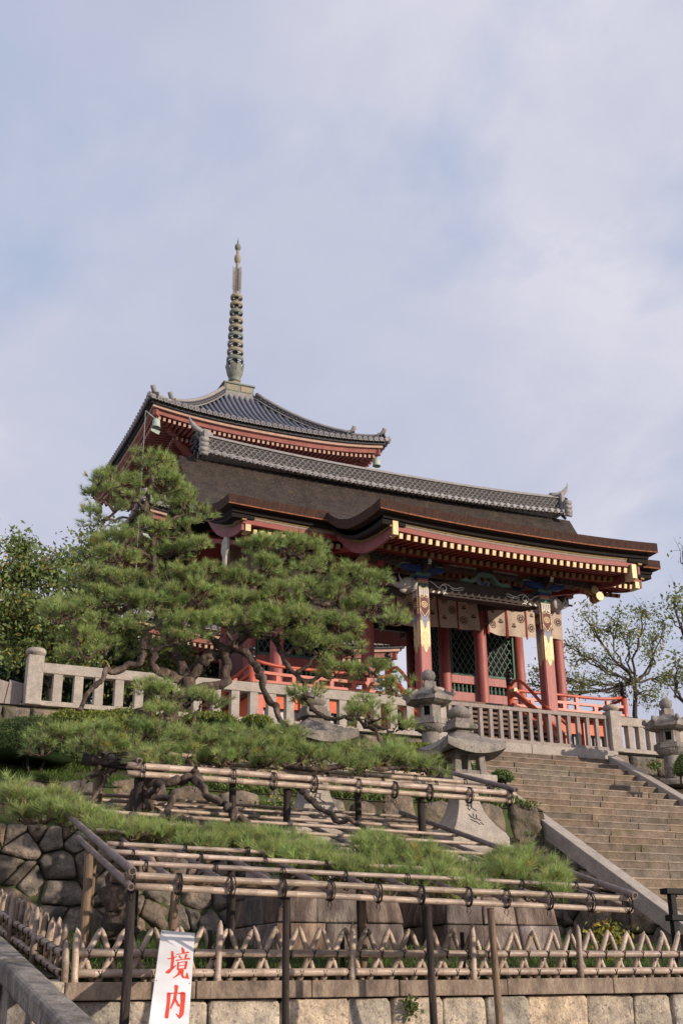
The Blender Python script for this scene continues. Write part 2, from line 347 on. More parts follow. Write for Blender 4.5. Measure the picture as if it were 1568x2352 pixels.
def jsites(x0,x1,y0,y1,sx,sy,j=.38,rnd=random):
    out=[]; ny=max(1,round((y1-y0)/sy))
    for r in range(ny):
        nx=max(1,round((x1-x0)/(sx*rnd.uniform(.8,1.25))))
        for c in range(nx): out.append((x0+(c+.5+rnd.uniform(-j,j))*(x1-x0)/nx,y0+(r+.5+rnd.uniform(-j,j))*(y1-y0)/ny))
    return out
# ================================================================ GROUND AND MASONRY
TAN=math.tan(R(28.97)); SX0,SX1=13.3,17.72          # stair run between the stringers
def gz(x,y):
    if y<11.05: return 0
    if y<19.65:
        return 1.74+(y-11)*.095
    if y<24.1: return 4.80+(y-19.6)*.385
    return 7.05
g=MB()
ys=[-40,0,6,11.04]; 
def sheet(x0,x1,ylist,nx,f):
    v=[];k=nx+1
    for y in ylist:
        for i in range(k): x=x0+(x1-x0)*i/nx; v.append((x,y,f(x,y)+.05*noise.noise(Vector((x*.9,y*.9,0)))*(1 if y>11.1 else 0)))
    g.add(v,[(j*k+i,j*k+i+1,(j+1)*k+i+1,(j+1)*k+i) for j in range(len(ylist)-1) for i in range(nx)],True)
sheet(-400,400,[-400,-40,0,6,11.3],8,lambda x,y:0); g.build('street','street',kind='structure')
g=MB(); sheet(2.2,13.1,list(np.linspace(11.25,19.75,18)),22,gz); g.build('planting_bed','soil',kind='structure')
g=MB(); sheet(-12,13.1,list(np.linspace(19.7,24.15,12)),40,gz); sheet(17.95,40,list(np.linspace(11.3,24.15,30)),30,lambda x,y:min(6.3,6.9-(24-y)*TAN*.93)-.1); g.build('hill_slope','soil',kind='structure')
g=MB(); sheet(-12,2.32,[7.4,10,13,16,19.8],6,lambda x,y:(y-7.4)*.17-.1); g.build('side_path','street',kind='structure')
g=MB(); sheet(-400,400,[24.1,30,45,70,120,700],10,lambda x,y:7.05); g.build('terrace_ground','gravel',kind='structure')
# front retaining wall ------------------------------------------------
mb=MB(); rnd=random.Random(3)
mb.m=1; mb.box(2.3,12.98,11.13,11.5,0,1.62); mb.m=0
z1=1.565
for (za,zb) in ((1.19,1.565),(.72,1.19),(.3,.72),(-.1,.3)):
    x=2.3-rnd.uniform(0,.3)
    while x<12.9:
        wd=rnd.uniform(.42,.78); x2=min(x+wd,12.98); q=[(x,za),(x2,za),(x2+rnd.uniform(-.02,.02),zb),(x+rnd.uniform(-.015,.02),zb)]
        if x2-x>.1: stone(mb,q,lambda u,v,w:(u,11.06-w,v),gap=.004,depth=.1,bulge=.012,rnd=rnd,soft=1,rough=.05)
        x=x2
mb.build('retaining_wall',['blockstone','wallgap'],label='low retaining wall of squared blocks under the zigzag bamboo fence',cat='wall')
mb=MB(); x=2.3
while x<12.98:
    x2=min(x+rnd.uniform(.9,1.35),12.98); mb.box(x+.003,x2-.003,10.97+rnd.uniform(-.006,.006),11.3,1.572,1.72+rnd.uniform(-.006,.006)); x=x2
wl=[o for o in bpy.data.objects if o.name=='retaining_wall'][0]
mb.build('coping','coping',wl,bevel=.012)
# boulder walls -------------------------------------------------------
def clip(poly,f):
    o=[]
    for k in range(len(poly)):
        a,b=poly[k],poly[(k+1)%len(poly)]; da,db=f(a),f(b)
        if da>=0: o.append(a)
        if da*db<0: t=da/(da-db); o.append((a[0]+(b[0]-a[0])*t,a[1]+(b[1]-a[1])*t))
    return o
mb=MB(); rnd=random.Random(11); x=-6
while x<13.0:                                   # loose row of boulders along the top
    x2=x+rnd.uniform(.62,1.05); x2=13.04 if x2>12.7 else x2; t=4.90+rnd.uniform(-.08,.12); m_=rnd.uniform(.03,.08)
    stone(mb,[(x+m_,4.12),(x2-m_,4.12),(x2-.02,4.5),(x2-m_-.03,t-.03),((x+x2)/2,t+.05),(x+.06,t-.04),(x+.02,4.5)],lambda u,v,w:(u,19.62-w+(v-4.2)*.15,v),gap=.03,depth=.45,bulge=.07,rnd=rnd,soft=2,rough=.11); x=x2
for poly in voronoi(jsites(-6,13.04,1.9,4.14,.72,.46,.46,rnd)+[(rnd.uniform(-6,13),rnd.uniform(1.9,4.1)) for _ in range(110)],(-6,13.04,1.9,4.14)):
    stone(mb,poly,lambda u,v,w:(u,19.5-w+(v-4.2)*.15,v),gap=.012,depth=.2,bulge=.055,rnd=rnd,soft=2,rough=.13)
mb.m=1; mb.hexa([(-6,19.6-.33,1.6),(13.03,19.6-.33,1.6),(13.03,20.5,1.6),(-6,20.5,1.6)],[(-6,19.74,4.55),(13.03,19.74,4.55),(13.03,20.5,4.55),(-6,20.5,4.55)])
mb.build('dry_stone_wall',['wallstone','wallgap'],label='dry stone wall of big rounded boulders behind the bamboo trellises',cat='wall')
def strz(y): return 4.60-(19.6-y)*TAN         # outer top edge of the left stringer
mb=MB()
for poly in voronoi(jsites(10.9,19.7,1.5,4.6,.62,.5,.4,rnd),(10.9,19.7,1.5,4.6)):
    poly=clip(poly,lambda p:strz(p[0])-.30-p[1])
    if len(poly)>2: stone(mb,poly,lambda u,v,w:(13.07-w,u,v),gap=.018,depth=.15,bulge=.05,rnd=rnd,soft=1,rough=.035)
mb.m=1; mb.add([(13.1,10.9,0),(13.1,19.7,0),(13.1,19.7,4.3),(13.1,10.9,strz(10.9)-.35)],[(0,1,2,3)])
mb.build('stair_side_wall',['wallstone','wallgap'],label='shaded rubble side wall under the left edge of the stone stairs',cat='wall')
mb=MB()
for (a,b) in ((2.6,13.1),(18.0,26)):
    x=a
    while x<b:
        x2=min(x+rnd.uniform(.35,.8),b)
        for (z0,z1) in ((5.9,6.5),(6.5,7.0)):
            e=rnd.uniform(-.06,.06); stone(mb,[(x,z0+e),(x2,z0-e),(x2+e,z1),(x-e*.5,z1)],lambda u,v,w:(u,23.98-w,v),gap=.02,depth=.2,bulge=.07,rnd=rnd,soft=2,rough=.04)
        x=x2
mb.m=1; mb.box(2.6,13.1,24.02,24.6,5.6,6.97); mb.box(18,26,24.02,24.6,5.6,6.97)
mb.build('terrace_footing_wall',['wallstone','wallgap'],label='short boulder wall along the terrace edge under the stone railings',cat='wall')
# stairs --------------------------------------------------------------
rise,tread=.187,.187/TAN; ztop=6.79; ytop=23.95
st=MB(); rnd=random.Random(5); k=0; z=ztop
while z>.1:
    yf=ytop-.25-k*tread; x=SX0-.02
    while x<SX1+.01:
        x2=x+rnd.uniform(.75,1.6); x2=SX1+.02 if x2>SX1-.45 else x2
        t=rnd.uniform(.82,1.12); h=rnd.uniform(-.06,.06); st.c=(t*(1+h),t,t*(1-h)); d=rnd.uniform(-.012,.012)
        n=5; za,zb=z-rise-.02,z+rnd.uniform(-.004,.004); top=[]
        def fr(u,v,x=x,x2=x2,yf=yf+d,za=za,zb=zb): return Vector((x+.002+(x2-x-.004)*u,yf-.0+.012*noise.noise(Vector((x+u*6,k*3,v*2)))*(1-abs(2*v-1)),za+(zb-za)*v))
        st.grid(lambda u,v:fr(u,v)+Vector((0,.022*(1-min(1,v*1.0))**1.0+.02*(v<.05),0)),8,4,False)
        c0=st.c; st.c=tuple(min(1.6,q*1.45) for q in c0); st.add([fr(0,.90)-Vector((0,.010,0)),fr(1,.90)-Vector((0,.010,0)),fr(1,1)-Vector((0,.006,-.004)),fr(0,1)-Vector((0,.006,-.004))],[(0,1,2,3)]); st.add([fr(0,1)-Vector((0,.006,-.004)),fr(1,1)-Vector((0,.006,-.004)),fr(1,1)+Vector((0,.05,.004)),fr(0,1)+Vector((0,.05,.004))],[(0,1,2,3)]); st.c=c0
        st.add([fr(0,1),fr(1,1),(x2-.002,yf+tread+.06,zb),(x+.002,yf+tread+.06,zb)],[(0,1,2,3)])
        st.add([fr(0,0),fr(0,1),(x+.002,yf+tread+.06,zb),(x+.002,yf+tread+.06,za)],[(3,2,1,0)]); st.add([fr(1,0),fr(1,1),(x2-.002,yf+tread+.06,zb),(x2-.002,yf+tread+.06,za)],[(0,1,2,3)])
        x=x2
    z-=rise; k+=1
NST=k
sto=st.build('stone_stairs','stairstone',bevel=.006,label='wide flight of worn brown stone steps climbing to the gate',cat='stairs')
def stringer(x0,x1,y0,y1,zt):  # zt = top z at y=19.6
    m=MB(); 
    cuts=[y1]; 
    while cuts[-1]>y0: cuts.append(max(y0,cuts[-1]-2.9))
    for a,b in zip(cuts[1:],cuts[:-1]):
        za,zb=zt-(19.6-a)*TAN,zt-(19.6-b)*TAN; a+=.004
        m.hexa([(x0,a,za-.33),(x1,a,za-.33),(x1,b,zb-.33),(x0,b,zb-.33)],[(x0,a,za),(x1,a,za),(x1,b,zb),(x0,b,zb)])
    return m
stringer(13.02,SX0,10.6,23.9,4.60).build('stringer','granite',sto,bevel=.012,label='long granite stringer on the left edge of the stairs')
stringer(SX1,SX1+.28,10.6,23.75,strz(23.8)-(23.8-19.6)*TAN+.0).build('stringer','granite',sto,bevel=.012,label='granite stringer on the right edge of the stairs')
mb=MB()
for i,(a,b) in enumerate(((12.9,14.2),(14.2,15.7),(15.7,17.0),(17.0,18.2))): mb.box(a+.003,b-.003,23.93+.01*(i%2),24.35,6.82,7.06)
mb.build('landing_slab','granite',sto,bevel=.01)
# ================================================================ RAILINGS
def cap_post(nm,x,y,z0,z1,s,par,lab=None,cap=.3):
    m=MB(); m.box(x-s/2,x+s/2,y-s/2,y+s/2,z0,z1); p=m.build(nm,'granite',par,bevel=.018)
    c=MB(); c.lathe([(s*.36,z1-.002),(s*.36,z1+.03),(s*.62,z1+.045),(s*.66,z1+.1),(s*.56,z1+.155),(s*.2,z1+.18),(.0,z1+.182)],20,(x,y,0)); c.build('post_cap','granite',p)
    return p
RY=24.12
def stone_rail(x0,x1,nm,lab,sp,wd,posts,top=7.95,dp=.17):
    t=thing(nm,(x0,RY,7.06),lab,'railing','stone railings along the terrace')
    m=MB(); m.box(x0,x1,RY-.1,RY+.1,7.065,7.165); m.build('base_beam','granite',t,bevel=.01)
    m=MB(); x=x0
    while x<x1-.01:
        x2=min(x+2.4,x1); m.box(x+.002,x2-.002,RY-.1,RY+.1,top-.215,top); x=x2
    m.build('top_rail','granite',t,bevel=.015)
    n=int((x1-x0-.15)/sp); 
    for i in range(n):
        m=MB(); xx=x0+.32+i*sp; 
        if xx+wd>x1: break
        m.box(xx-wd/2,xx+wd/2,RY-dp/2,RY+dp/2,7.167,top-.217); m.build('baluster','granite',t,bevel=.008)
    for px_ in posts: cap_post('post',px_,RY,7.062,8.08,.32,t)
    return t
stone_rail(4.14,13.1,'stone_railing','long pale granite railing behind the pine left of the stairs',.425,.185,[3.98,13.28])
stone_rail(18.40,26,'stone_railing','short granite railing right of the stairs behind the lantern',.32,.16,[18.24])
t=thing('wooden_railing',(13.5,RY,7.06),'grey weathered wooden barrier closing the top of the stone stairs','railing')
MB().box(13.46,18.07,RY-.06,RY+.06,7.865,7.955).build('top_rail','greywood',t,bevel=.008)
MB().box(13.46,18.07,RY-.07,RY+.07,7.065,7.165).build('bottom_rail','greywood',t,bevel=.008)
b0=MB().box(13.56,13.65,RY-.05,RY+.05,7.167,7.863).build('baluster','greywood',t,bevel=.004)
for i in range(1,17): copy_part(b0,(i*.276,0,0))
# low wooden screen at the far left
t=thing('wooden_screen',(3.6,24.3,7.05),'small weathered wooden screen left of the granite corner post','screen')
for a,b,nm in ((3.12,3.42,'board'),(3.44,3.76,'board')): MB().hexa([(a,24.3,6.9),(b,24.3,6.9),(b,24.36,6.9),(a,24.36,6.9)],[(a+.1,24.3,7.62-(b-3.4)*.2),(b+.1,24.3,7.55),(b+.1,24.36,7.55),(a+.1,24.36,7.62)]).build(nm,'greywood',t)
# ================================================================ STONE LANTERNS
def hexring(r,z,rot=.26,n=6): return [(r*math.cos(rot+2*PI*i/n),r*math.sin(rot+2*PI*i/n),z) for i in range(n)]
def hexloft(m,prof,rot=.26,c=(0,0,0),n=6):
    v=[]
    for r,z in prof: v+=[(a+c[0],b+c[1],d+c[2]) for a,b,d in hexring(r,z,rot,n)]
    k=len(prof); m.add(v,[(i*n+j,i*n+(j+1)%n,(i+1)*n+(j+1)%n,(i+1)*n+j) for i in range(k-1) for j in range(n)]+[tuple(range(n))[::-1],tuple((k-1)*n+j for j in range(n))])
def tall_lantern(c,lab):
    t=thing('stone_lantern',c,lab,'stone lantern','stone lanterns beside the stairs'); x,y,z=c; m=MB()
    hexloft(m,[(.42,0),(.42,.1),(.33,.14),(.24,.16)],c=c); m.build('base','granite_old',t,bevel=.01)
    MB().lathe([(.21,.15),(.2,.3),(.19,.4),(.205,.42),(.205,.45),(.19,.47),(.185,.62),(.19,.72)],24,c).build('shaft','granite_old',t)
    m=MB(); m.lathe([(.19,.7),(.24,.72),(.31,.78),(.34,.84)],24,c)
    hexloft(m,[(.36,.84),(.385,.86),(.385,.98),(.30,.985)],c=c); 
    for i in range(12):
        th=2*PI*i/12; pts=[Vector(c)+Vector((math.cos(th+a)*r,math.sin(th+a)*r,q)) for a,r,q in ((-.2,.33,.83),(-.15,.28,.76),(0,.24,.73),(.15,.28,.76),(.2,.33,.83))]; m.tube(pts,.013,5)
    m.build('platform','granite_old',t,bevel=.006)
    m=MB(); r=.245; H0,H1=.985,1.29; q=hexring(r,0); 
    for i in range(6):
        a,b=Vector(q[i]),Vector(q[(i+1)%6]); C0=Vector(c)
        if i%2==0:
            m.add([C0+a+Vector((0,0,H0)),C0+b+Vector((0,0,H0)),C0+b+Vector((0,0,H1)),C0+a+Vector((0,0,H1))],[(0,1,2,3)])
        else:
            def wq(u,v,ins=0): 
                p=a+(b-a)*u; n_=Vector(((a+b).x,(a+b).y,0)).normalized(); return C0+p-n_*ins+Vector((0,0,H0+(H1-H0)*v))
            o_=[(0,0),(1,0),(1,1),(0,1)]; i_=[(.22,.2),(.78,.2),(.78,.85),(.22,.85)]
            v=[wq(*p) for p in o_]+[wq(*p) for p in i_]+[wq(*p,ins=.05) for p in i_]
            m.add(v,[(0,1,5,4),(1,2,6,5),(2,3,7,6),(3,0,4,7),(4,5,9,8),(5,6,10,9),(6,7,11,10),(7,4,8,11)])
    hexloft(m,[(r,H0-.001),(r*.5,H0+.003)],c=c); m.build('firebox','granite_old',t)
    hexloft(MB() if 0 else (mm:=MB()),[(.15,H0+.01),(.15,H1-.01)],c=c); mm.build('firebox_core','dark',t)
    m=MB(); hexloft(m,[(.24,1.285),(.40,1.30),(.52,1.35),(.53,1.45),(.44,1.50),(.30,1.59),(.20,1.655),(.16,1.66)],c=c)
    for i in range(6):
        th=.26+2*PI*i/6; pts=[Vector(c)+Vector((math.cos(th)*rr,math.sin(th)*rr,q)) for rr,q in ((.34,1.575),(.44,1.51),(.52,1.475),(.555,1.50),(.545,1.56),(.505,1.57))]; m.tube(pts,[.035,.04,.05,.052,.045,.03],7)
    m.build('roof','granite_old',t,bevel=.008)
    m=MB(); hexloft(m,[(.18,1.655),(.18,1.79),(.13,1.80),(.12,1.82)],c=c,rot=.6,n=4); m.build('neck','granite_old',t,bevel=.006)
    MB().lathe([(.09,1.81),(.14,1.86),(.155,1.93),(.135,2.0),(.08,2.05),(.03,2.075),(0,2.09)],20,c).build('jewel','granite_old',t)
    return t
tall_lantern((11.93,22.0,5.98),'grey hexagonal stone lantern with round jewel below the left canopy pillar of the gate')
tall_lantern((18.42,22.25,5.96),'hexagonal stone lantern at the right edge beside the right stair stringer')
def sqloft(m,prof,c,rot=0):
    v=[]
    for r,z in prof:
        for a,b in ((-1,-1),(1,-1),(1,1),(-1,1)): v.append((c[0]+a*r,c[1]+b*r,c[2]+z))
    k=len(prof); m.add(v,[(i*4+j,i*4+(j+1)%4,(i+1)*4+(j+1)%4,(i+1)*4+j) for i in range(k-1) for j in range(4)]+[(3,2,1,0),tuple((k-1)*4+j for j in range(4))])
def big_lantern(c,lab,gap=.16):
    t=thing('great_stone_lantern',c,lab,'stone lantern','stone lanterns beside the stairs'); rnd=random.Random(int(c[0]*7)); m=MB()
    for (z0,z1,r0_,r1_) in ((-.15,.48,.97,.90),(.48,.86,.90,.845)):   # battered masonry plinth
        n=3
        xs=sorted([-1]+[(-1+2*(i+rnd.uniform(-.2,.2))/n) for i in range(1,n)]+[1])
        for a,b in zip(xs[:-1],xs[1:]):
            for face in range(4):
                def fr(u,v,w,face=face,z0=z0,z1=z1,r0_=r0_,r1_=r1_):
                    f=(v-z0)/(z1-z0); rr=r0_+(r1_-r0_)*f; p=(u*rr,-rr-w)
                    for _ in range(face): p=(-p[1],p[0])
                    return (c[0]+p[0],c[1]+p[1],c[2]+v)
                stone(m,[(a,z0),(b,z0),(b,z1),(a,z1)],fr,gap=.006,depth=.05,bulge=.012,rnd=rnd,soft=0,rough=.012)
    m.build('plinth','plinthstone',t)
    m=MB(); sqloft(m,[(.8,.80),(.865,.861),(.865,1.02),(.6,1.021)],c); m.build('plinth_cap','plinthcap',t,bevel=.012)
    m=MB(); sqloft(m,[(.74,1.0),(.74,1.25),(.62,1.30)],c); sqloft(m,[(.60,1.27),(.60,1.42),(.5,1.48),(.53,1.56),(.49,1.62)],c); m.build('base_step','granite',t,bevel=.015)
    m=MB(); pr_=[(.465,1.60),(.475,1.65),(.475,1.72),(.455,1.76)]+[(.165+.285*(1-s)**2.3,1.78+s*.68) for s in np.linspace(0,1,12)]; sqloft(m,pr_,c); sh=m.build('flared_shaft','granite',t,bevel=.012)
    # carved inscription, worn strokes
    m=MB(); y=c[1]
    def st_(u0,v0,u1,v1,wd=.016):
        def q(u,v): zz=1.78+v*.68; rr=.165+.285*(1-v)**2.3; return Vector((c[0]+u*.1,c[1]-rr-.002,c[2]+zz))
        m.bar(q(u0,v0),q(u1,v1),wd,.006,up=(0,-1,0))
    for a in [(-.7,.98,-.7,.84),(-.1,.99,-.1,.8),(.5,.98,.5,.84),(-1,.90,.8,.90),(-.6,.72,.1,.68),(-.2,.74,-.6,.6),(.3,.7,.1,.56),(-.8,.62,.2,.60),(.0,.58,.8,.5),(-.6,.56,-.3,.5),(-.7,.42,-.4,.34),(.1,.44,0,.36),(.6,.42,.4,.32),(-.4,.36,.2,.3),(.3,.33,1.0,.28),(-.7,.3,.1,.24),(.1,.26,.6,.18),(.8,.24,1.2,.18)]: st_(*a)
    m.build('inscription','tile_dk',sh)
    m=MB(); sqloft(m,[(.22,2.44),(.36,2.5),(.385,2.56),(.385,2.64),(.3,2.65)],c); m.build('slab','granite',t,bevel=.012)
    m=MB()
    for a in (-1,1):
        for b in (-1,1): m.hexa([(c[0]+a*.22+i,c[1]+b*.22+j,c[2]+2.64) for i,j in ((-.06,-.06),(.06,-.06),(.06,.06),(-.06,.06))],[(c[0]+a*.2+i,c[1]+b*.2+j,c[2]+2.98) for i,j in ((-.055,-.055),(.055,-.055),(.055,.055),(-.055,.055))])
    m.box(c[0]-.26,c[0]+.26,c[1]-.26,c[1]+.26,c[2]+2.64,c[2]+2.72); m.box(c[0]-.25,c[0]+.25,c[1]-.25,c[1]+.25,c[2]+2.94,c[2]+3.02)
    for a in (-.02,): m.box(c[0]-.03,c[0]+.03,c[1]-.23,c[1]+.23,c[2]+2.7,c[2]+2.96)
    m.build('firebox','granite_old',t,bevel=.014)
    m=MB()
    def rf(u,v,top=True):
        x,yy=u*2-1,v*2-1; r=max(abs(x),abs(yy)); cn=min(abs(x),abs(yy))/max(r,.01) if r>.01 else 0
        zz=3.46-.24*r**.8-.17*r+.11*(r**4)*(cn**2)
        if not top: zz-=.12+.16*(1-r)
        return Vector((c[0]+x*.50,c[1]+yy*.50,c[2]+zz))
    m.grid(lambda u,v:rf(u,v),16,16,True); m.grid(lambda u,v:rf(u,v,False),16,16,True,True)
    for s_ in range(4):
        def ed(u,v,s_=s_):
            p={0:(u,0),1:(1,u),2:(1-u,1),3:(0,1-u)}[s_]; return rf(*p)*(v)+rf(*p,top=False)*(1-v)
        m.grid(ed,16,1,True)
    m.build('roof','granite_old',t)
    m=MB(); sqloft(m,[(.2,3.36),(.2,3.44),(.16,3.45),(.16,3.52),(.12,3.53)],c); m.build('neck','granite_old',t,bevel=.01)
    MB().lathe([(.12,3.52),(.19,3.58),(.2,3.64),(.13,3.70),(.05,3.745),(0,3.77)],20,c).build('jewel','granite_old',t)
    return t
big_lantern((9.12,15.86,1.98),'huge square stone lantern with inscribed flared foot, the one nearest the stairs')
big_lantern((6.67,15.86,1.98),'huge square stone lantern half hidden in the pine, left of its twin')
# ================================================================ LEFT STONE HANDRAIL AND SIDE STEPS
t=thing('stone_handrail',(2.0,8.,0),'thick stone handrail running down at the bottom left corner','handrail')
def hz(y): return 1.42+(y-8.25)*.172
def hbar(m,x0,x1,y0,y1,o0,o1): m.hexa([(x0,y0,hz(y0)+o0),(x1,y0,hz(y0)+o0),(x1,y1,hz(y1)+o0),(x0,y1,hz(y1)+o0)],[(x0,y0,hz(y0)+o1),(x1,y0,hz(y0)+o1),(x1,y1,hz(y1)+o1),(x0,y1,hz(y1)+o1)])
m=MB(); hbar(m,1.76,2.0,6.5,11.2,-.2,0); hbar(m,1.76,2.0,11.204,15.5,-.2,0); m.build('rail','granite_old',t,bevel=.035)
for y in (7.0,8.9,10.8,12.7,14.6): m=MB(); m.box(1.78,1.98,y-.13,y+.13,max(0,hz(y)-1.3),hz(y)-.19); m.build('post','granite_old',t,bevel=.01)
st2=MB(); 
for i in range(12):
    y=7.4+i*.72; z=.12+i*.13; st2.c=(rnd.uniform(.8,1.1),)*3; st2.box(-1.5,1.72,y,y+.78,z-.4,z)
st2.build('side_steps','stairstone',bevel=.012,label='broad low stone steps beyond the handrail at the bottom left',cat='stairs')
MB().hexa([(1.9,10.97,0),(2.3,10.97,0),(2.3,19.7,0),(1.9,19.7,0)],[(2.05,10.97,1.72),(2.3,10.97,1.72),(2.3,19.7,2.56),(2.05,19.7,2.56)]).build('side_step_kerb','blockstone',bevel=.02,label='stone kerb between the left handrail and the planting bed',cat='kerb')
# ================================================================ BAMBOO
def bamboo(m,p0,p1,r,rnd,seg=.34,tip=None,sag=.0):
    p0,p1=Vector(p0),Vector(p1); L_=(p1-p0).length; d=(p1-p0)/L_; k=rnd.uniform(.05,seg); pts=[];rad=[];nodes=[]
    pts.append(p0);rad.append(r)
    while k<L_-.05:
        off=Vector((0,0,-sag*math.sin(PI*k/L_)))+Vector((noise.noise(p0*7+d*k),noise.noise(p0*5+d*k),noise.noise(p0*3-d*k)))*.006
        for a,q in ((-.012,1.0),(-.005,1.07),(.0,1.0),(.005,1.10),(.012,.99)): pts.append(p0+d*(k+a)+off); rad.append(r*q*(1-.12*k/L_))
        nodes.append((p0+d*k+off,r*(1-.12*k/L_))); k+=seg*rnd.uniform(.8,1.2)
    if tip: pts+= [p1-d*tip,p1-d*tip*.45,p1]; rad+=[r*.92,r*.72,r*.22]
    else: pts.append(p1);rad.append(r*.88)
    tt=rnd.uniform(.6,1.04); m.c=(tt,tt*.985,tt*rnd.uniform(.9,1.)); m.m=0; m.tube(pts,rad,10)
    m.m=1
    for q,rr in nodes: m.tube([q-d*.003,q+d*.001],[rr*1.105,rr*1.105],10,cap=False)
    m.m=2
    m.tube([p0-d*.001,p0+d*.001],r*.68,8)
    if not tip: m.tube([p1-d*.001,p1+d*.001],r*.6,8)
    m.m=0; return m
BM=['bamboo','bamboo_node','bamboo_hole']; BG=['bamboo_grey','bamboo_node','bamboo_hole']
def lash(par,c,ax,r,n=3,hang=.05,rnd=random):
    """black cord loops round a crossing"""
    m=MB(); ax=Vector(ax).normalized(); c=Vector(c)
    a=Vector((0,0,1)); a=(a-ax*a.dot(ax)).normalized(); b=ax.cross(a)
    for k in range(n):
        o=ax*(k-(n-1)/2)*.013; tl=rnd.uniform(-.25,.25)
        m.tube([c+o+a*math.cos(t)*r*1.0+b*math.sin(t)*r*.9+ax*math.sin(t)*tl*.04 for t in np.linspace(0,2*PI,11)],.0055,5,cap=False)
    if hang: m.tube([c-a*r+b*.01,c-a*(r+hang*.5)+b*.02+ax*.01,c-a*(r+hang)+b*.005],.004,4); m.tube([c-a*r-b*.01,c-a*(r+hang*.4)-b*.02-ax*.012,c-a*(r+hang*.7)-b*.03],.004,4)
    return m.build('lashing','cord',par)
def post(par,top,zb,r,nm='post',mt='postwood',lean=(0,0),rnd=random):
    top=Vector(top); b=Vector((top.x+lean[0],top.y+lean[1],zb)); n=7
    m=MB(); m.tube([b+(top-b)*(i/n)+Vector((noise.noise(b*3+Vector((0,0,i*.7))),noise.noise(b*2+Vector((9,0,i*.7))),0))*.012 for i in range(n+1)],[r*(1.08-.1*i/n) for i in range(n+1)],9); return m.build(nm,mt,par)
rnd=random.Random(21)
TS=math.tan(R(16.2)); tn=Vector((0,math.cos(R(16.2)),math.sin(R(16.2))))
# lower trellis
YF=9.8; A=P(288,2010,Y=YF); B=P(1450,2064,Y=YF); A2=P(292,2035,Y=YF); B2=P(1450,2091,Y=YF)
t=thing('bamboo_trellis',(A+B)/2,'wide lower bamboo trellis in front, carrying the lowest pine branches','trellis','bamboo trellises holding up the pine'); LT=t
pl_n=Vector((1,0,(B.z-A.z)/(B.x-A.x))).cross(tn).normalized()
def onp(x,y,A=A): 
    d=cf*CF+cr*(x-CW/2)-cu*(y-CH/2); k=(A-CC).dot(pl_n)/d.dot(pl_n); return CC+k*d
bamboo(MB(),A,B,.028,rnd).build('front_pole',BM,t); bamboo(MB(),A2,B2,.028,rnd).build('front_pole',BM,t)
back=onp(193,1912); slen=(back-A).dot(tn); slen=max(slen,2.0)
xl=A.x+.03; xr=B.x-.06
def tp(x,s,up=0): return Vector((x,A.y,A.z+(x-A.x)*(B.z-A.z)/(B.x-A.x)))+tn*s+Vector((0,0,up))
bars=[]
for (x,y,x0,x1) in [(520,1998,290,1330),(520,1976,275,1280),(520,1955,262,1250),(520,1931,240,1230),(620,1912,225,1180),(620,1894,150,1170),(620,1880,140,1120),(620,1868,130,1060),(620,1857,125,1010)]:
    q=onp(x,y); s=(q-A).dot(tn); a=onp(x0,y); xa=min(xr,onp(x1,y+ (x1-x)*.04).x); xx0=max(onp(x0,y).x,xl-.08); bars.append(s)
    bamboo(MB(),tp(xx0,s,.02+rnd.uniform(-.01,.01)),tp(min(xa+.5,xr+.05),s,.02),.022,rnd).build('cross_pole',BM,t)
    for k in range(8):
        xx=xl+.25+k*.62
        if xx<xa and s<1.9: lash(t,tp(xx,s,0),(1,0,0),.05,2,0,rnd)
smax=max(bars)+.15
sl_=slen+.15
bamboo(MB(),tp(xl,-.12,.055),tp(xl,sl_+.6,.055),.034,rnd).build('side_pole',BG,t); bamboo(MB(),tp(xl,-.1,-.07),tp(xl,sl_,-.07),.03,rnd).build('side_pole',BG,t)
bamboo(MB(),tp(xr,-.14,.055),tp(xr,smax,.055),.034,rnd).build('side_pole',BG,t); bamboo(MB(),tp(xr-.15,.15,-.07),tp(xr-.15,smax*.8,-.07),.028,rnd).build('side_pole',BG,t)
fx=[P(x,2050,Y=YF).x for x in (303,409,529,647,757,868,966,1074,1160,1257,1351,1437)]
for i,x in enumerate(fx):
    if 0<i<11: bamboo(MB(),tp(x,-.05,-.055),tp(x,smax-.1,-.055),.029,rnd).build('rafter_pole',BG,t)
    lash(t,tp(x,0,-.05),(1,0,0),.085,3,.07,rnd)
for (x,y,yb,mt,r,ln) in [(303,2042,0,'postwood',.038,(.0,0)),(657,2062,0,'postwood',.031,(0,0)),(983,2082,0,'postwood',.033,(.03,0)),(1125,2086,0,'polewood',.033,(.06,0))]:
    q=P(x,y,Y=YF+.07); post(t,q,yb,r,'post',mt,ln,rnd)
for (x,y,s,mt,r) in [(205,1960,1.2,'polewood',.042),(404,2000,.9,'polewood',.038),(534,2046,.8,'postwood',.034),(832,2062,.8,'polewood',.036)]:
    q=onp(x,y-30); q=P(x,y,Y=max(11.2,q.y)); post(t,q,1.7,r,'post',mt,(0,0),rnd)
m=MB(); m.tube([P(255,2014,Y=11.2),P(420,2020,Y=11.2),P(640,2030,Y=11.2)],.045,9); m.build('support_log','polewood',t)
m=MB(); bamboo(m,P(1180,1985,Y=11.5),P(1430,2078,Y=10.3),.024,rnd); m.build('brace_pole',BG,t)
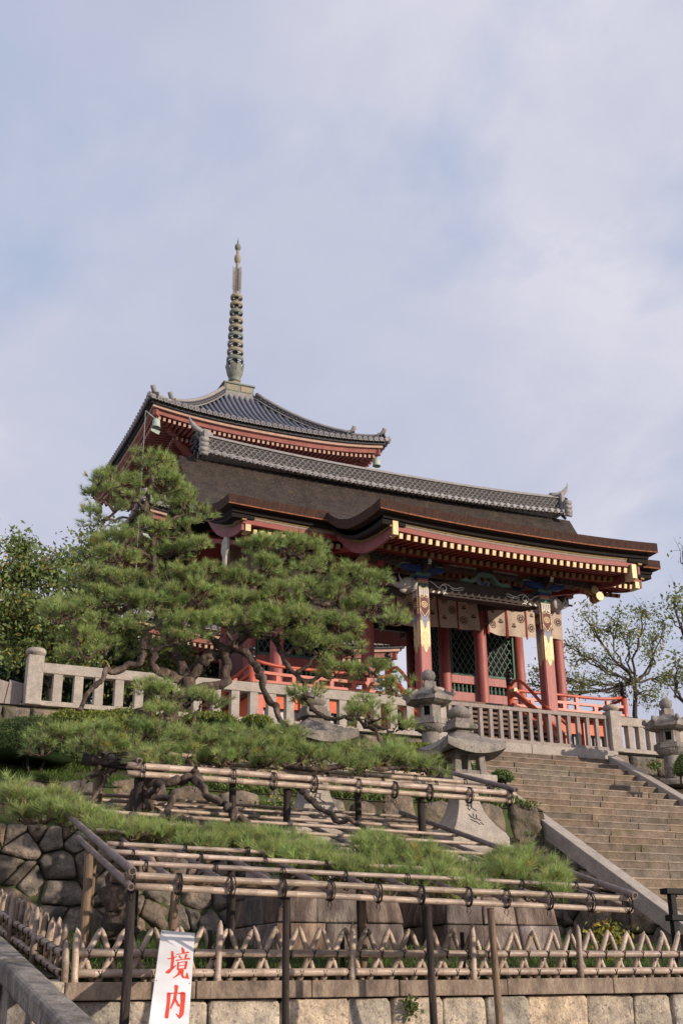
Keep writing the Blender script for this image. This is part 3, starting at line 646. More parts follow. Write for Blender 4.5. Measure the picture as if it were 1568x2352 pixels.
# upper trellis
A=P(292,1776,Y=13.); B=P(1178,1840,Y=13.); Au=P(292,1757,Y=13.); Bu=P(1182,1823,Y=13.)
t=thing('bamboo_trellis',(A+B)/2,'upper bamboo trellis further back, under the broad middle pine branches','trellis','bamboo trellises holding up the pine')
bamboo(MB(),A,B,.036,rnd).build('front_pole',BM,t); bamboo(MB(),Au,Bu,.036,rnd).build('front_pole',BM,t)
A=Au;B=Bu; xl=A.x+.03; xr=B.x-.05
for s,a,b in ((.42,0,1),(1.0,.05,.97),(1.7,.1,.93)):
    bamboo(MB(),tp(xl+(xr-xl)*a,s,.0),tp(xl+(xr-xl)*b,s,.0),.03,rnd).build('cross_pole',BM,t)
    for k in range(7): lash(t,tp(xl+.3+k*.75,s,-.01),(1,0,0),.055,2,0,rnd)
bamboo(MB(),tp(xr,-.12,.06),tp(xr,2.3,.06),.034,rnd).build('side_pole',BG,t)
bamboo(MB(),tp(xl+.1,-.05,.06),tp(xl+.1,2.2,.06),.034,rnd).build('side_pole',BG,t)
for x in (326,447,535,627,720,822,905,985,1075,1165):
    q=P(x,1800,Y=13.); bamboo(MB(),tp(q.x,-.04,-.06),tp(q.x,2.1,-.06),.028,rnd).build('rafter_pole',BG,t); lash(t,tp(q.x,0,-.06),(1,0,0),.1,3,.08,rnd)
for (x,y,Y,r) in [(320,1786,13.1,.055),(535,1800,13.3,.042),(660,1812,13.1,.045),(822,1822,13.6,.042),(967,1832,13.1,.048)]:
    post(t,P(x,y,Y=Y),1.85,r,'post','postwood',(0,0),rnd)
post(t,P(230,1752,Y=13.8),2.0,.06,'post','polewood',(-.04,0),rnd)
m=MB(); m.tube([P(190,1744,Y=13.7),P(260,1752,Y=13.6),P(345,1766,Y=13.3)],.065,9,jit=.1); m.build('support_log','postwood',t)
# ---------------------------------------------------------------- zigzag fence
def zfence(p0,p1,h0,name,label,posts,rnd,per=.238):
    p0,p1=Vector(p0),Vector(p1); L_=(p1-p0).length; d=(p1-p0)/L_; hd=Vector((d.x,d.y,0)).normalized(); nrm=Vector((hd.y,-hd.x,0))
    t=thing(name,p0,label,'fence','zigzag bamboo fences'); up=Vector((0,0,1))
    bamboo(MB(),p0+up*.235+nrm*.045,p1+up*.235+nrm*.045,.036,rnd).build('rail',BM,t)
    bamboo(MB(),p0+up*.068+nrm*.045,p1+up*.068+nrm*.045,.037,rnd).build('rail',BM,t)
    k=.10; i=0
    while k<L_-.1:
        j=rnd.uniform(-.012,.012); hh=rnd.uniform(-.02,.02)
        m=MB(); bamboo(m,p0+d*(k-.115+j)+up*(-.03),p0+d*(k+.125+j)+up*(.46+hh),.030,rnd,.3,.07); m.build('stake',BM,t)
        m=MB(); bamboo(m,p0+d*(k+.10+j)+up*(-.03)-nrm*.045,p0+d*(k-.085+j)+up*(.465+hh)-nrm*.045,.028,rnd,.3,.07); m.build('stake',BM,t)
        if i%2==0 or True:
            c=p0+d*(k+.02)+up*.235+nrm*.03; mm=MB()
            for s_ in (-1,1): mm.tube([c+hd*s_*.03+up*.036+nrm*.0,c+nrm*.052+hd*s_*.012+up*.02,c+nrm*.05-hd*s_*.0-up*.012,c-up*.045+nrm*.035],.0048,5)
            mm.tube([c-up*.03+nrm*.045,c-up*.055+nrm*.05],[.013,.006],6); mm.build('lashing','cord',t)
            c=p0+d*(k+.13)+up*.065+nrm*.03; mm=MB()
            for s_ in (-1,1): mm.tube([c+hd*s_*.035+up*.036,c+nrm*.052+hd*s_*.014+up*.015,c+nrm*.045-up*.02,c-up*.045+nrm*.03],.0048,5)
            mm.build('lashing','cord',t)
        k+=per; i+=1
    for x in posts:
        q=p0+d*x; post(t,q+up*.44-hd*.045-nrm*.03,q.z-.1,.022,'post','postwood',(0,0),rnd)
        bamboo(MB(),q-up*.06+nrm*.085,q+up*.52+nrm*.075+hd*.02,.034,rnd,.3,.1).build('post_cover',BM,t)
        mm=MB()
        for z_ in (.2,.1): mm.tube([q+up*(z_+.02*math.sin(a))+nrm*(.05+.05*math.cos(a))+hd*math.sin(a)*.04 for a in np.linspace(0,2*PI,11)],.005,5,cap=False)
        mm.build('lashing','cord',t)
    return t
a=P(165,2262,Y=11.12); FX0=a.x
pxs=[P(x,2262,Y=11.1).x-FX0 for x in (494,802,1080,1326)]
zfence((FX0,11.12,1.725),(11.6,11.12,1.725),.45,'zigzag_fence','low zigzag fence of pointed bamboo stakes along the front retaining wall',pxs+[pxs[-1]+1.5,pxs[-1]+3],rnd)
ft=zfence((FX0-.04,15.8,2.42),(FX0-.04,11.2,1.725),.45,'zigzag_fence','zigzag bamboo fence climbing away at the left beside the stone handrail',[2.0,3.45],rnd,.33)
for dx in (-.075,.01): bamboo(MB(),(FX0+dx,11.06,1.64),(FX0+dx-.01,11.06,2.14+dx),.033,rnd,.3,.1).build('corner_post',BM,ft)
# ---------------------------------------------------------------- notice board
TL=P(371,2136,Y=10.97); TR=P(448,2143,Y=10.97)
BL=P(341,2370,Y=9.35); BR=P(432,2373,Y=9.35); 
dn=((BL-TL).normalized()+(BR-TR).normalized()).normalized()*(BL-TL).length; ex=(TR-TL).normalized(); 
H_=(BL-TL).length; W_=((TR-TL).length+(BR-BL).length)/2
t=thing('notice_board',(TL+TR)/2,'tall white notice board with red lettering leaning before the fence','sign')
nrm=ex.cross(-dn.normalized()).normalized()
if nrm.y>0: nrm=-nrm
ext=1.35
m=MB(); c4=[TL,TR,TR+dn*ext+ex*(W_-(TR-TL).length),TL+dn*ext]
m.add([q for q in c4]+[q-nrm*.035 for q in c4],[(0,3,2,1),(4,5,6,7),(0,1,5,4),(1,2,6,5),(2,3,7,6),(3,0,4,7)]); m.build('board','signwhite',t,bevel=.003)
m=MB(); m.bar(TL+ex*W_*.5-nrm*.05+dn*.1,TL+ex*W_*.5-nrm*.05+dn*1.2,.05,.03,up=nrm); m.build('back_stay','greywood',t)
m=MB()
for a_,b_ in ((.06,.03),(.94,.03),(.05,.55),(.95,.55)): q=TL+ex*W_*a_+dn*b_; m.tube([q-nrm*.002,q+nrm*.004],.005,8)
m.build('nail_heads','tile_dk',t)
# brush strokes, in px of the close view (250..850 x 3300..3888 at 2.613)
def stroke(m,pts,ws):
    Q=[]
    for x,y in pts:
        X_,Y_=(250+x/2.6133)/1.65306,(3300+y/2.6133)/1.65306; d=cf*CF+cr*(X_-CW/2)-cu*(Y_-CH/2); k=(TL-CC).dot(nrm)/d.dot(nrm); Q.append(CC+d*k)
    k_=1/2.6133/1.65306/ppm((TL+BL)/2)
    n=len(Q); Lf=[];Rt=[]
    for i in range(n):
        d=(Q[min(i+1,n-1)]-Q[max(i-1,0)]).normalized(); s_=d.cross(nrm); w_=ws[i]*1.3*k_/2; Lf.append(Q[i]-s_*w_+nrm*.002); Rt.append(Q[i]+s_*w_+nrm*.002)
    m.add(Lf+Rt,[(i,i+1,n+i+1,n+i) for i in range(n-1)])
    for q,w_ in ((Q[0],ws[0]),(Q[-1],ws[-1])):
        a=(Q[1]-Q[0]).normalized(); b=a.cross(nrm); r=w_*1.3*k_/2; m.add([q+nrm*.0025+(a*math.cos(t_)+b*math.sin(t_))*r for t_ in np.linspace(0,2*PI,9)[:-1]],[tuple(range(8))])
m=MB()
for pts,ws in [
 ([(1058,820),(1062,900),(1052,985)],[20,24,22]),([(1022,890),(1060,885),(1098,870)],[18,16,12]),([(1010,1028),(1045,995),(1095,955)],[34,26,8]),
 ([(1155,780),(1165,805),(1168,830)],[12,26,22]),([(1105,848),(1160,838),(1215,826)],[14,14,22]),([(1128,862),(1142,885)],[14,18]),([(1198,850),(1186,884)],[20,14]),
 ([(1098,908),(1160,896),(1222,890)],[16,14,28]),([(1118,925),(1114,960),(1112,1000)],[14,14,14]),([(1118,932),(1160,922),(1198,920)],[12,12,20]),([(1198,920),(1192,960),(1184,992)],[20,18,16]),
 ([(1120,962),(1185,954)],[11,11]),([(1116,992),(1184,986)],[13,13]),([(1136,1000),(1120,1045),(1066,1084)],[22,20,8]),([(1160,1000),(1152,1050),(1170,1080),(1205,1084),(1204,1030)],[20,22,28,34,6]),
 ([(1098,1160),(1094,1215),(1082,1290),(1040,1386)],[30,22,24,10]),([(1024,1235),(1018,1330),(1000,1475)],[30,24,28]),([(1030,1236),(1090,1230),(1160,1236)],[18,16,26]),([(1164,1232),(1160,1340),(1148,1440),(1128,1480)],[40,32,32,14]),([(1090,1290),(1108,1335),(1124,1360)],[14,22,22]),([(1098,1440),(1128,1470)],[10,26])]:
    stroke(m,pts,ws)
m.build('lettering','signred',t)
# ---------------------------------------------------------------- black stair barrier at the right edge
t=thing('black_barrier',P(1550,2200,Y=12.4),'black timber barrier standing at the right edge before the stairs','barrier')
a=P(1522,2047,Y=12.4); b=P(1534,2108,Y=12.4); 
MB().box(a.x,a.x+2.4,12.33,12.47,a.z-.035,a.z+.035).build('top_rail','iron',t,bevel=.006)
MB().box(b.x,b.x+2.4,12.33,12.47,b.z-.035,b.z+.035).build('rail','iron',t,bevel=.006)
c=P(1543,2080,Y=12.4); 
MB().box(c.x-.04,c.x+.04,12.36,12.44,1.6,a.z-.036).build('post','iron',t,bevel=.006); MB().box(c.x+1.9,c.x+1.98,12.36,12.44,1.6,a.z-.036).build('post','iron',t,bevel=.006)
# ================================================================ TEMPLE GATE
GX=15.6; CXS=[11.1,13.8,17.43,20.1]; CYS=[28.9,31.05,33.2]; FZ=8.76
G=thing('temple_gate',(GX,31,7.05),'vermilion temple gate with thick cypress bark roof and projecting entrance canopy','gate')
VY=np.array([26.6,26.9,27.5,28.4,29.2,29.9,30.35,30.8,31.05,31.4]); VZ=np.array([13.50,13.50,13.58,13.86,14.3,14.88,15.36,16.02,16.46,17.0])
def vz(y): return float(np.mean([np.interp(y+d,VY,VZ) for d in (-.25,-.12,0,.12,.25)]))
def lift(s): return -.12*(1-abs(s)**2.4)
def roof_main(u,v):     # u along X, v from front eave to ridge
    s=2*u-1; y=26.6+4.45*v; ex=6.78+.1*v; x=15.65+s*ex
    return Vector((x,y,vz(y)+lift(s)*(1-v)))
def roof_back(u,v): p=roof_main(u,v); return Vector((p.x,62.1-p.y,p.z))
rf=MB(); rf.slab(roof_main,36,18,.26,True,1); rf.slab(lambda u,v:roof_back(1-u,v),20,10,.26,True,1); roofo=rf.build('roof',['bark_roof','bark_edge'],G)
def under(fn,dx,dy,dz,sgn=1):
    def f(u,v):
        p=Vector(fn(u,v)); p.x=15.65+(p.x-15.65)*(1-dx/6.78); p.y+=dy*(1-v)*sgn; p.z-=dz; return p
    return f
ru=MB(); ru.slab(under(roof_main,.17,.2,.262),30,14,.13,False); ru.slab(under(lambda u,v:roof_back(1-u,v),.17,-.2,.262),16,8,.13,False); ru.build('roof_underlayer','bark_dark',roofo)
# canopy roof
KY=np.array([23.45,24.0,24.66,25.27,25.94,26.39,26.75,27.1]); KZ=np.array([12.58,12.57,12.62,12.72,12.97,13.25,13.52,13.66])
def kz(y): return float(np.interp(y,KY,KZ))
def roof_can(u,v):
    s=2*u-1; y=23.45+3.75*v; return Vector((15.68+s*4.07,y,kz(y)+lift(s)*(1-v)*.95-.02*v))
rc=MB(); rc.slab(roof_can,30,14,.26,True,1); cano=rc.build('canopy_roof',['bark_roof','bark_edge'],G)
def canu(dx,dy,dz):
    def f(u,v): p=roof_can(u,v); p.x=15.68+(p.x-15.68)*(1-dx/4.07); p.y+=dy*(1-v); p.z-=dz; return p
    return f
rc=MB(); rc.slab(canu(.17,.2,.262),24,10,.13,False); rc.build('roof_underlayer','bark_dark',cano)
for fn_,hx,cx_,par_ in ((roof_main,6.78,15.65,roofo),(roof_can,4.07,15.68,cano)):   # orange strip painting the sunlit lower arris of the bark edge
    m=MB()
    for a,b in zip(np.linspace(0,1,31)[:-1],np.linspace(0,1,31)[1:]):
        p,q=Vector(fn_(a,0)),Vector(fn_(b,0)); m.bar(p+Vector((0,-.004,-.252)),q+Vector((0,-.004,-.252)),.012,.03)
    m.build('bark_arris','bark_arris',par_)
# eave trim strips: (front offset, z0 below bark top, z1, material)
def strip(par,nm,mt,fx,y,za,zb,th,dx):
    """strip along X under an eave; fx(s)->(x,lift)"""
    m=MB(); n=30
    def f(u,v): x,l=fx(2*u-1,dx); return Vector((x,y,za+(zb-za)*v+l))
    m.grid(f,n,1,False,False)
    m.grid(lambda u,v:(lambda x,l:Vector((x,y+th*v,za+l)))(*fx(2*u-1,dx)),n,1,False,True)
    m.grid(lambda u,v:(lambda x,l:Vector((x,y+th*v,zb+l)))(*fx(2*u-1,dx)),n,1,False,False)
    for s in (-1,1):
        x,l=fx(s,dx); m.add([(x,y,za+l),(x,y+th,za+l),(x,y+th,zb+l),(x,y,zb+l)],[(0,1,2,3)])
    return m.build(nm,mt,par)
fm=lambda s,dx:(15.65+s*(6.78-dx),lift(s)*1.0); fc=lambda s,dx:(15.68+s*(4.07-dx),lift(s)*.95)
for par,fx,y0,z0 in ((G,fm,26.6,13.5),(G,fc,23.45,12.58)):
    strip(par,'eave_gold_strip','golddull_shade',fx,y0+.28,z0-.44,z0-.395,.5,.30)
    strip(par,'eave_white_strip','greywood_white',fx,y0+.30,z0-.50,z0-.442,.5,.40)
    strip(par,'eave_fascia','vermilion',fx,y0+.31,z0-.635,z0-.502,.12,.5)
# bargeboards following the verges
def barge(fn,x,zoff,h,y0,y1,nm='bargeboard',par=G,mt='pinkboard',th=.07,n=16):
    m=MB(); ys=np.linspace(y0,y1,n+1)
    def f(u,v): y=y0+(y1-y0)*u; return Vector((x,y,fn(y)-zoff-h*(1-v)*(.75+.25*math.sin(PI*min(1,u*1.1)))))
    m.grid(f,n,1,False); m.grid(lambda u,v:f(u,v)+Vector((th,0,0)),n,1,False,True); m.grid(lambda u,v:f(u,0)+Vector((th*v,0,0)),n,1,False,True)
    m.add([f(0,0),f(0,1),f(0,1)+Vector((th,0,0)),f(0,0)+Vector((th,0,0))],[(0,1,2,3)]); return m.build(nm,mt,par)
for xx in (9.35,21.88):
    barge(vz,xx,.60,.30,26.95,31.0); barge(lambda y:vz(62.1-y),xx,.60,.30,35.15,31.1); barge(vz,xx-.02,.52,.08,26.85,31.0,'bargeboard_trim',G,'golddull_shade',.12)
for xx in (12.0,19.28):
    barge(kz,xx,.60,.29,23.78,27.0); barge(kz,xx-.02,.51,.09,23.7,27.0,'bargeboard_trim',G,'golddull_shade',.12)
for par_,f_,x_,w_s,y0_,y1_ in ((roofo,vz,15.65,6.6,26.85,31.05),(cano,kz,15.68,3.9,23.7,27.0)):
    for sd_ in (-1,1):       # thick dark under-verge of the bark
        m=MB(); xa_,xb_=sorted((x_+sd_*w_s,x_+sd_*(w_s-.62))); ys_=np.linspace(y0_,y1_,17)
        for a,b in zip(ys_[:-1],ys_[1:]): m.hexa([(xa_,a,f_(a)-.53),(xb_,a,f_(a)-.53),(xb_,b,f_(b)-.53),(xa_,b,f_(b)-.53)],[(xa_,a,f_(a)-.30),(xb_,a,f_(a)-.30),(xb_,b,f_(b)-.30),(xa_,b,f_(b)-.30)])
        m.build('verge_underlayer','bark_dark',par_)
# gold end plates
for x,y,z in ((9.52,26.93,12.86),(21.76,26.93,12.84),(12.12,23.7,11.99),(19.1,23.7,11.785)):
    MB().box(x-.075,x+.075,y-.012,y+.32,z-.19,z+.20).build('gold_end_plate','gold',G,bevel=.006)
# rafters: individual front tips, the rest in one piece
def rafter(y0,z0,y1,z1,w=.085,h=.12,x=0):
    m=MB(); m.bar((x,y0,z0),(x,y1,z1),w,h); m.m=1; d=(Vector((0,y1-y0,z1-z0))).normalized(); m.bar(Vector((x,y0,z0))-d*.006,Vector((x,y0,z0))+d*.05,w+.008,h+.008); return m
def rafter_row(x0,x1,y0,z0,y1,z1,fx,par,name,n,indiv=True,mats=('vermilion_dk','gold')):
    sp=(x1-x0)/(n-1); xs=[x0+i*sp for i in range(n)]
    if indiv:
        base=None
        for x in xs:
            s=(x-15.66)/fx; dz=lift(max(-1,min(1,s)))
            if base is None: base=rafter(y0,z0,y1,z1,x=x).build(name,list(mats),par); base.location.z+=dz; X0=x; dz0=dz
            else: copy_part(base,(x-X0,0,dz-dz0))
    else:
        m=MB()
        for x in xs:
            dz=lift(max(-1,min(1,(x-15.66)/fx))); q=rafter(y0,z0+dz,y1,z1+dz,x=x); n0=len(m.v); m.v+=q.v; m.f+=[tuple(i+n0 for i in f) for f in q.f]; m.mi+=q.mi; m.sm+=q.sm; m.tc+=q.tc
        o=m.build(name,list(mats),par,kind='stuff')
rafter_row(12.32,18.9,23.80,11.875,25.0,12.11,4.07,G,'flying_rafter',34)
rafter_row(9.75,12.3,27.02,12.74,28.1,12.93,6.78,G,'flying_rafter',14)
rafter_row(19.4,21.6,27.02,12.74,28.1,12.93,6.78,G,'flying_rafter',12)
rafter_row(12.2,19.05,24.62,11.89,28.9,13.12,4.07,G,'base_rafter',35,True,('vermilion_dk','golddull_shade'))
rafter_row(9.7,21.65,27.7,12.66,31,13.9,6.78,G,'base_rafters',60,False,('vermilion_dk','golddull_shade'))
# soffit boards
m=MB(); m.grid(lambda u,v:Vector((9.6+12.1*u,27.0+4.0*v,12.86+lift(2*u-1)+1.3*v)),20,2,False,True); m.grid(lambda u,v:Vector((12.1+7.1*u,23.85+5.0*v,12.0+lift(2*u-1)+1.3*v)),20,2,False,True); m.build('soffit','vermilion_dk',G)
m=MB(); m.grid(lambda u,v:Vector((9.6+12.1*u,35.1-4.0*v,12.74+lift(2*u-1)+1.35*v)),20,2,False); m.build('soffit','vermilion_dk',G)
# gable walls and gable pieces
for xx in (10.95,20.2):
    m=MB(); m.prism([(27.2,12.7),(34.9,12.7),(34.0,13.3),(32.3,14.3),(31.05,15.6),(29.8,14.3),(28.1,13.3)],(xx,0,0),(0,1,0),(0,0,1),.1); m.build('gable_wall','beige',G)
    m=MB(); m.box(xx-.06,xx+.16,27.6,34.5,12.65,12.95); m.box(xx-.05,xx+.15,30.9,31.2,12.9,15.5); m.box(xx-.05,xx+.15,28.9,33.2,13.7,13.9); m.build('gable_frame','vermilion_dk',G)
for xx,yy,zz,mt in ((9.30,31.05,15.2,'ivory'),(9.30,28.0,12.75,'ivory'),(21.95,31.05,15.2,'golddull_shade')):
    m=MB(); m.prism([(0,.1),(.22,.0),(.26,-.25),(.12,-.45),(.1,-.7),(0,-.85),(-.1,-.7),(-.12,-.45),(-.26,-.25),(-.22,0)],(xx,yy,zz),(0,1,0),(0,0,1),.06); m.build('gable_pendant',mt,G)
# canopy side ornament (gilded cloud boss hanging under the right verge, and its twin)
for xx,sg,mt in ((19.1,1,'gold'),(12.15,-1,'golddull_shade')):
    m=MB(); m.m=0; c=Vector((xx,25.6,11.82))
    for dx,dz,r in ((.0,0,.11),(.14,-.17,.125)):
        m.m=1; m.tube([c+Vector((sg*dx,-.16,dz)),c+Vector((sg*dx,.16,dz))],r,14,sm=False); m.m=0
        for yy in (-.15,.0,.15): m.tube([c+Vector((sg*dx,yy-.02,dz)),c+Vector((sg*dx,yy+.02,dz))],r*1.06,14,sm=False)
    m.m=1; m.bar(c+Vector((-sg*.6,0,.12)),c+Vector((sg*.05,0,.05)),.22,.24); m.build('cloud_nose',[mt,'golddull_shade' if sg>0 else 'darkwood'],G,bevel=.008)
# ridge of grey tile with openwork
rid=MB(); x0,x1=9.45,22.15
def rz(x): s=(x-15.8)/6.35; return 16.40+.20*abs(s)**2.5
rid.grid(lambda u,v:Vector((x0+(x1-x0)*u,30.86,rz(x0+(x1-x0)*u)+.52*v)),30,1); rid.grid(lambda u,v:Vector((x0+(x1-x0)*u,31.24,rz(x0+(x1-x0)*u)+.52*v)),30,1,True,True)
rid.build('ridge_core','tile_dk',G)
m=MB()
for zz,y,h in ((.0,.30,.05),(.055,.27,.03),(.52,.24,.035)):
    for k in range(40):
        a=x0+(x1-x0)*k/40; b=x0+(x1-x0)*(k+1)/40; m.hexa([(a+.004,31.05-y,rz(a)+zz),(b-.004,31.05-y,rz(b)+zz),(b-.004,31.05+y,rz(b)+zz),(a+.004,31.05+y,rz(a)+zz)],[(a+.004,31.05-y,rz(a)+zz+h),(b-.004,31.05-y,rz(b)+zz+h),(b-.004,31.05+y,rz(b)+zz+h),(a+.004,31.05+y,rz(a)+zz+h)])
m.tube([(x,31.05,rz(x)+.60) for x in np.linspace(x0-.05,x1+.05,24)],.10,10); m.build('ridge_cap','tile_lt',G)
m=MB(); n=72
for r in range(4):
    for k in range(n):
        xa=x0+(x1-x0)*(k+.5*(r%2))/n; pts=[(xa+.088*math.cos(t),30.845,rz(xa)+.10+r*.098+.095*math.sin(t)) for t in np.linspace(0,PI,6)]; m.tube(pts,.014,4,cap=False,sm=False)
m.build('ridge_openwork','tile_lt',G)
m=MB(); n=52
for k in range(n):
    xa=x0+.1+(x1-x0-.2)*k/(n-1); z=rz(xa)-.03; m.m=0; m.tube([(xa,30.62,z),(xa,30.9,z+.03)],.075,12); m.m=1; m.tube([(xa,30.612,z),(xa,30.622,z)],.05,10,sm=False); m.m=0
    if k<n-1: xb=xa+(x1-x0-.2)/(n-1)/2; m.tube([(xb-.06,30.66,z-.03),(xb,30.66,z-.055),(xb+.06,30.66,z-.03)],.022,5)
m.build('ridge_eave_tiles',['tile_lt','tile'],G)
for sx,xx in ((-1,9.42),(1,22.18)):
    m=MB(); c=Vector((xx,31.05,rz(xx)))
    m.box(min(xx,xx-sx*.14),max(xx,xx-sx*.14),30.72,31.38,c.z-.05,c.z+.7); o=m.build('ridge_end_tile','tile_lt',G,bevel=.02)
    m=MB(); 
    for a in range(40): m.lathe([(0,-.05),(.05,-.02),(.06,.03),(.03,.07),(0,.08)],7,c+Vector((sx*rnd.uniform(.0,.2),rnd.uniform(-.3,.3),rnd.uniform(-.1,.62))))
    m.build('demon_face','tile_dk',o)
    m=MB(); 
    for q in range(3): m.tube([c+Vector((-sx*.1,-.42,.30-q*.16)),c+Vector((sx*.15,-.42,.30-q*.16))],.085,12)
    m.tube([c+Vector((-sx*.1,-.45,-.16)),c+Vector((sx*.13,-.45,-.16))],.07,4); m.build('stacked_tiles','tile_lt',o)
    m=MB(); m.tube([c+Vector((-sx*.35,0,.66)),c+Vector((-sx*.05,0,.72)),c+Vector((sx*.18,0,.84)),c+Vector((sx*.32,0,1.0)),c+Vector((sx*.37,0,1.1)),c+Vector((sx*.40,0,1.24))],[.1,.1,.09,.065,.03,.006],9); m.build('upturned_finial','tile_lt',o)
# pillars
def column(x,y,r=.185,z0=FZ,z1=12.95,mt='pillar_red'):
    m=MB(); m.lathe([(r*1.02,z0),(r,z0+.5),(r*.99,(z0+z1)/2),(r*.95,z1)],28,(x,y,0)); return m.build('column',mt,G)
for y in CYS:
    for x in CXS: column(x,y)
# floor, veranda, skirt
m=MB(); m.box(9.75,21.15,27.0,35.0,FZ-.14,FZ); m.build('veranda_floor','stepwood',G)
m=MB(); m.box(9.9,13.55,27.18,27.24,FZ-.16,FZ+.01); m.box(17.45,21.0,27.18,27.24,FZ-.16,FZ+.01); m.build('veranda_edge','koran_red',G)
for a,b in ((9.95,13.6),(17.35,20.95)):
    m=MB(); m.box(a,b,27.34,27.40,8.22,FZ-.16); m.build('skirt_board','skirt_orange',G)
    m=MB(); m.box(a,b,27.5,27.55,7.3,8.22); m.build('skirt_plaster','plaster',G)
    m=MB(); 
    x=a+.15
    while x<b: m.box(x,x+.05,27.46,27.5,7.42,8.2); x+=.17
    m.build('skirt_slats','dark',G)
    m=MB(); m.box(a,b,27.42,27.6,7.05,7.34); m.build('skirt_sill','granite',G)
    n=4
    for i in range(n): x=a+.1+(b-a-.2)*i/(n-1); MB().box(x-.08,x+.08,27.28,27.44,7.1,FZ-.17).build('skirt_post','koran_red',G)
m=MB(); m.box(9.95,10.02,27.4,35,7.1,FZ-.16); m.box(20.9,20.97,27.4,35,7.1,FZ-.16); m.box(9.95,20.97,34.9,34.97,7.1,FZ-.16); m.build('skirt_board','skirt_orange',G)
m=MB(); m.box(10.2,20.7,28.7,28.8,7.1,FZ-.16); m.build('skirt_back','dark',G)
# wooden steps
m=MB(); ns=9; 
for i in range(ns): z=FZ-.02-(i)*.19; y=27.15-i*.27; m.box(13.86,17.34,y-.3,y,z-.06,z); m.box(13.9,17.3,y-.04,y,z-.19,z-.06)
m.build('wooden_steps','stepwood',G)
for x in (13.80,17.40):
    m=MB(); m.hexa([(x-.05,24.8,7.06),(x+.05,24.8,7.06),(x+.05,27.2,FZ-.25),(x-.05,27.2,FZ-.25)],[(x-.05,24.8,7.3),(x+.05,24.8,7.3),(x+.05,27.2,FZ+.08),(x-.05,27.2,FZ+.08)]); m.build('step_stringer','koran_red',G)
# koran railing
def giboshi(x,y,z0,ztop,par,r=.085):
    MB().lathe([(r,z0),(r,ztop-.46)],18,(x,y,0)).build('newel_post','koran_red',par)
    p=[(r*1.08,-.47),(r*1.08,-.36),(r*1.0,-.355),(r*1.0,-.35),(r*1.1,-.345),(r*1.1,-.24),(r*1.02,-.235),(r*1.05,-.21),(r*.8,-.19),(r*.55,-.17),(r*.5,-.15),(r*.75,-.13),(r*.98,-.09),(r*.95,-.05),(r*.6,-.015),(r*.15,.015),(0,.03)]
    MB().lathe([(a,ztop+b) for a,b in p],18,(x,y,0)).build('newel_cap','black',par)
KR=thing('veranda_railing',(GX,27.2,FZ),'bright red lacquered railing with black onion caps round the gate veranda','railing')
ky=27.2
def koran(x0,x1,up0,up1,y=ky):
    def rz_(x,z,a): 
        e=0
        if up1 and x>x1-.9: e=a*((x-(x1-.9))/.9)**2
        if up0 and x<x0+.9: e=a*(((x0+.9)-x)/.9)**2
        return z+e
    m=MB(); m.tube([(x,y,rz_(x,9.25,.10)) for x in np.linspace(x0,x1,16)],.045,10); m.build('top_rail','koran_red',KR)
    m=MB()
    xs=np.linspace(x0,x1,16)
    for a,b in zip(xs[:-1],xs[1:]): m.hexa([(a,y-.045,rz_(a,9.0,.04)),(b,y-.045,rz_(b,9.0,.04)),(b,y+.045,rz_(b,9.0,.04)),(a,y+.045,rz_(a,9.0,.04))],[(a,y-.045,rz_(a,9.075,.04)),(b,y-.045,rz_(b,9.075,.04)),(b,y+.045,rz_(b,9.075,.04)),(a,y+.045,rz_(a,9.075,.04))])
    m.build('middle_rail','koran_red',KR)
    MB().box(x0,x1,y-.055,y+.055,FZ+.012,FZ+.10).build('bottom_rail','koran_red',KR)
    n=3; 
    for i in range(1,n+1):
        x=x0+(x1-x0)*i/(n+.5); MB().box(x-.05,x+.05,y-.048,y+.048,FZ+.10,9.21).build('rail_post','koran_red',KR)
        MB().lathe([(.022,0),(.02,.02),(0,.025)],10).build('nail_boss','black',KR).matrix_local=Matrix.Translation(Vector((x,y-.05,9.04))-ORG[KR.name])@Matrix.Rotation(R(90),4,'X')
        x-=.42; MB().box(x-.06,x+.06,y-.04,y+.04,FZ+.10,8.998).build('short_post','koran_red',KR)
koran(9.86,13.5,True,False); koran(17.32,20.98,False,True)
for x,zt in ((9.8,9.72),(13.56,9.92),(17.26,9.84),(21.05,9.80)): giboshi(x,ky,7.1 if x in (13.56,17.26) else 8.3,zt,KR)
for x in (9.83,21.02):   # side runs going back
    m=MB(); m.tube([(x,ky,9.32),(x,ky+.5,9.27),(x,ky+1.2,9.25),(x,34.5,9.25)],.045,8); m.build('top_rail','koran_red',KR)
    MB().box(x-.045,x+.045,ky,34.5,9.0,9.075).build('middle_rail','koran_red',KR); MB().box(x-.05,x+.05,ky,34.5,FZ+.012,FZ+.1).build('bottom_rail','koran_red',KR)
    for y in (28.6,30.2,31.8,33.4): MB().box(x-.05,x+.05,y-.05,y+.05,FZ+.1,9.21).build('rail_post','koran_red',KR)
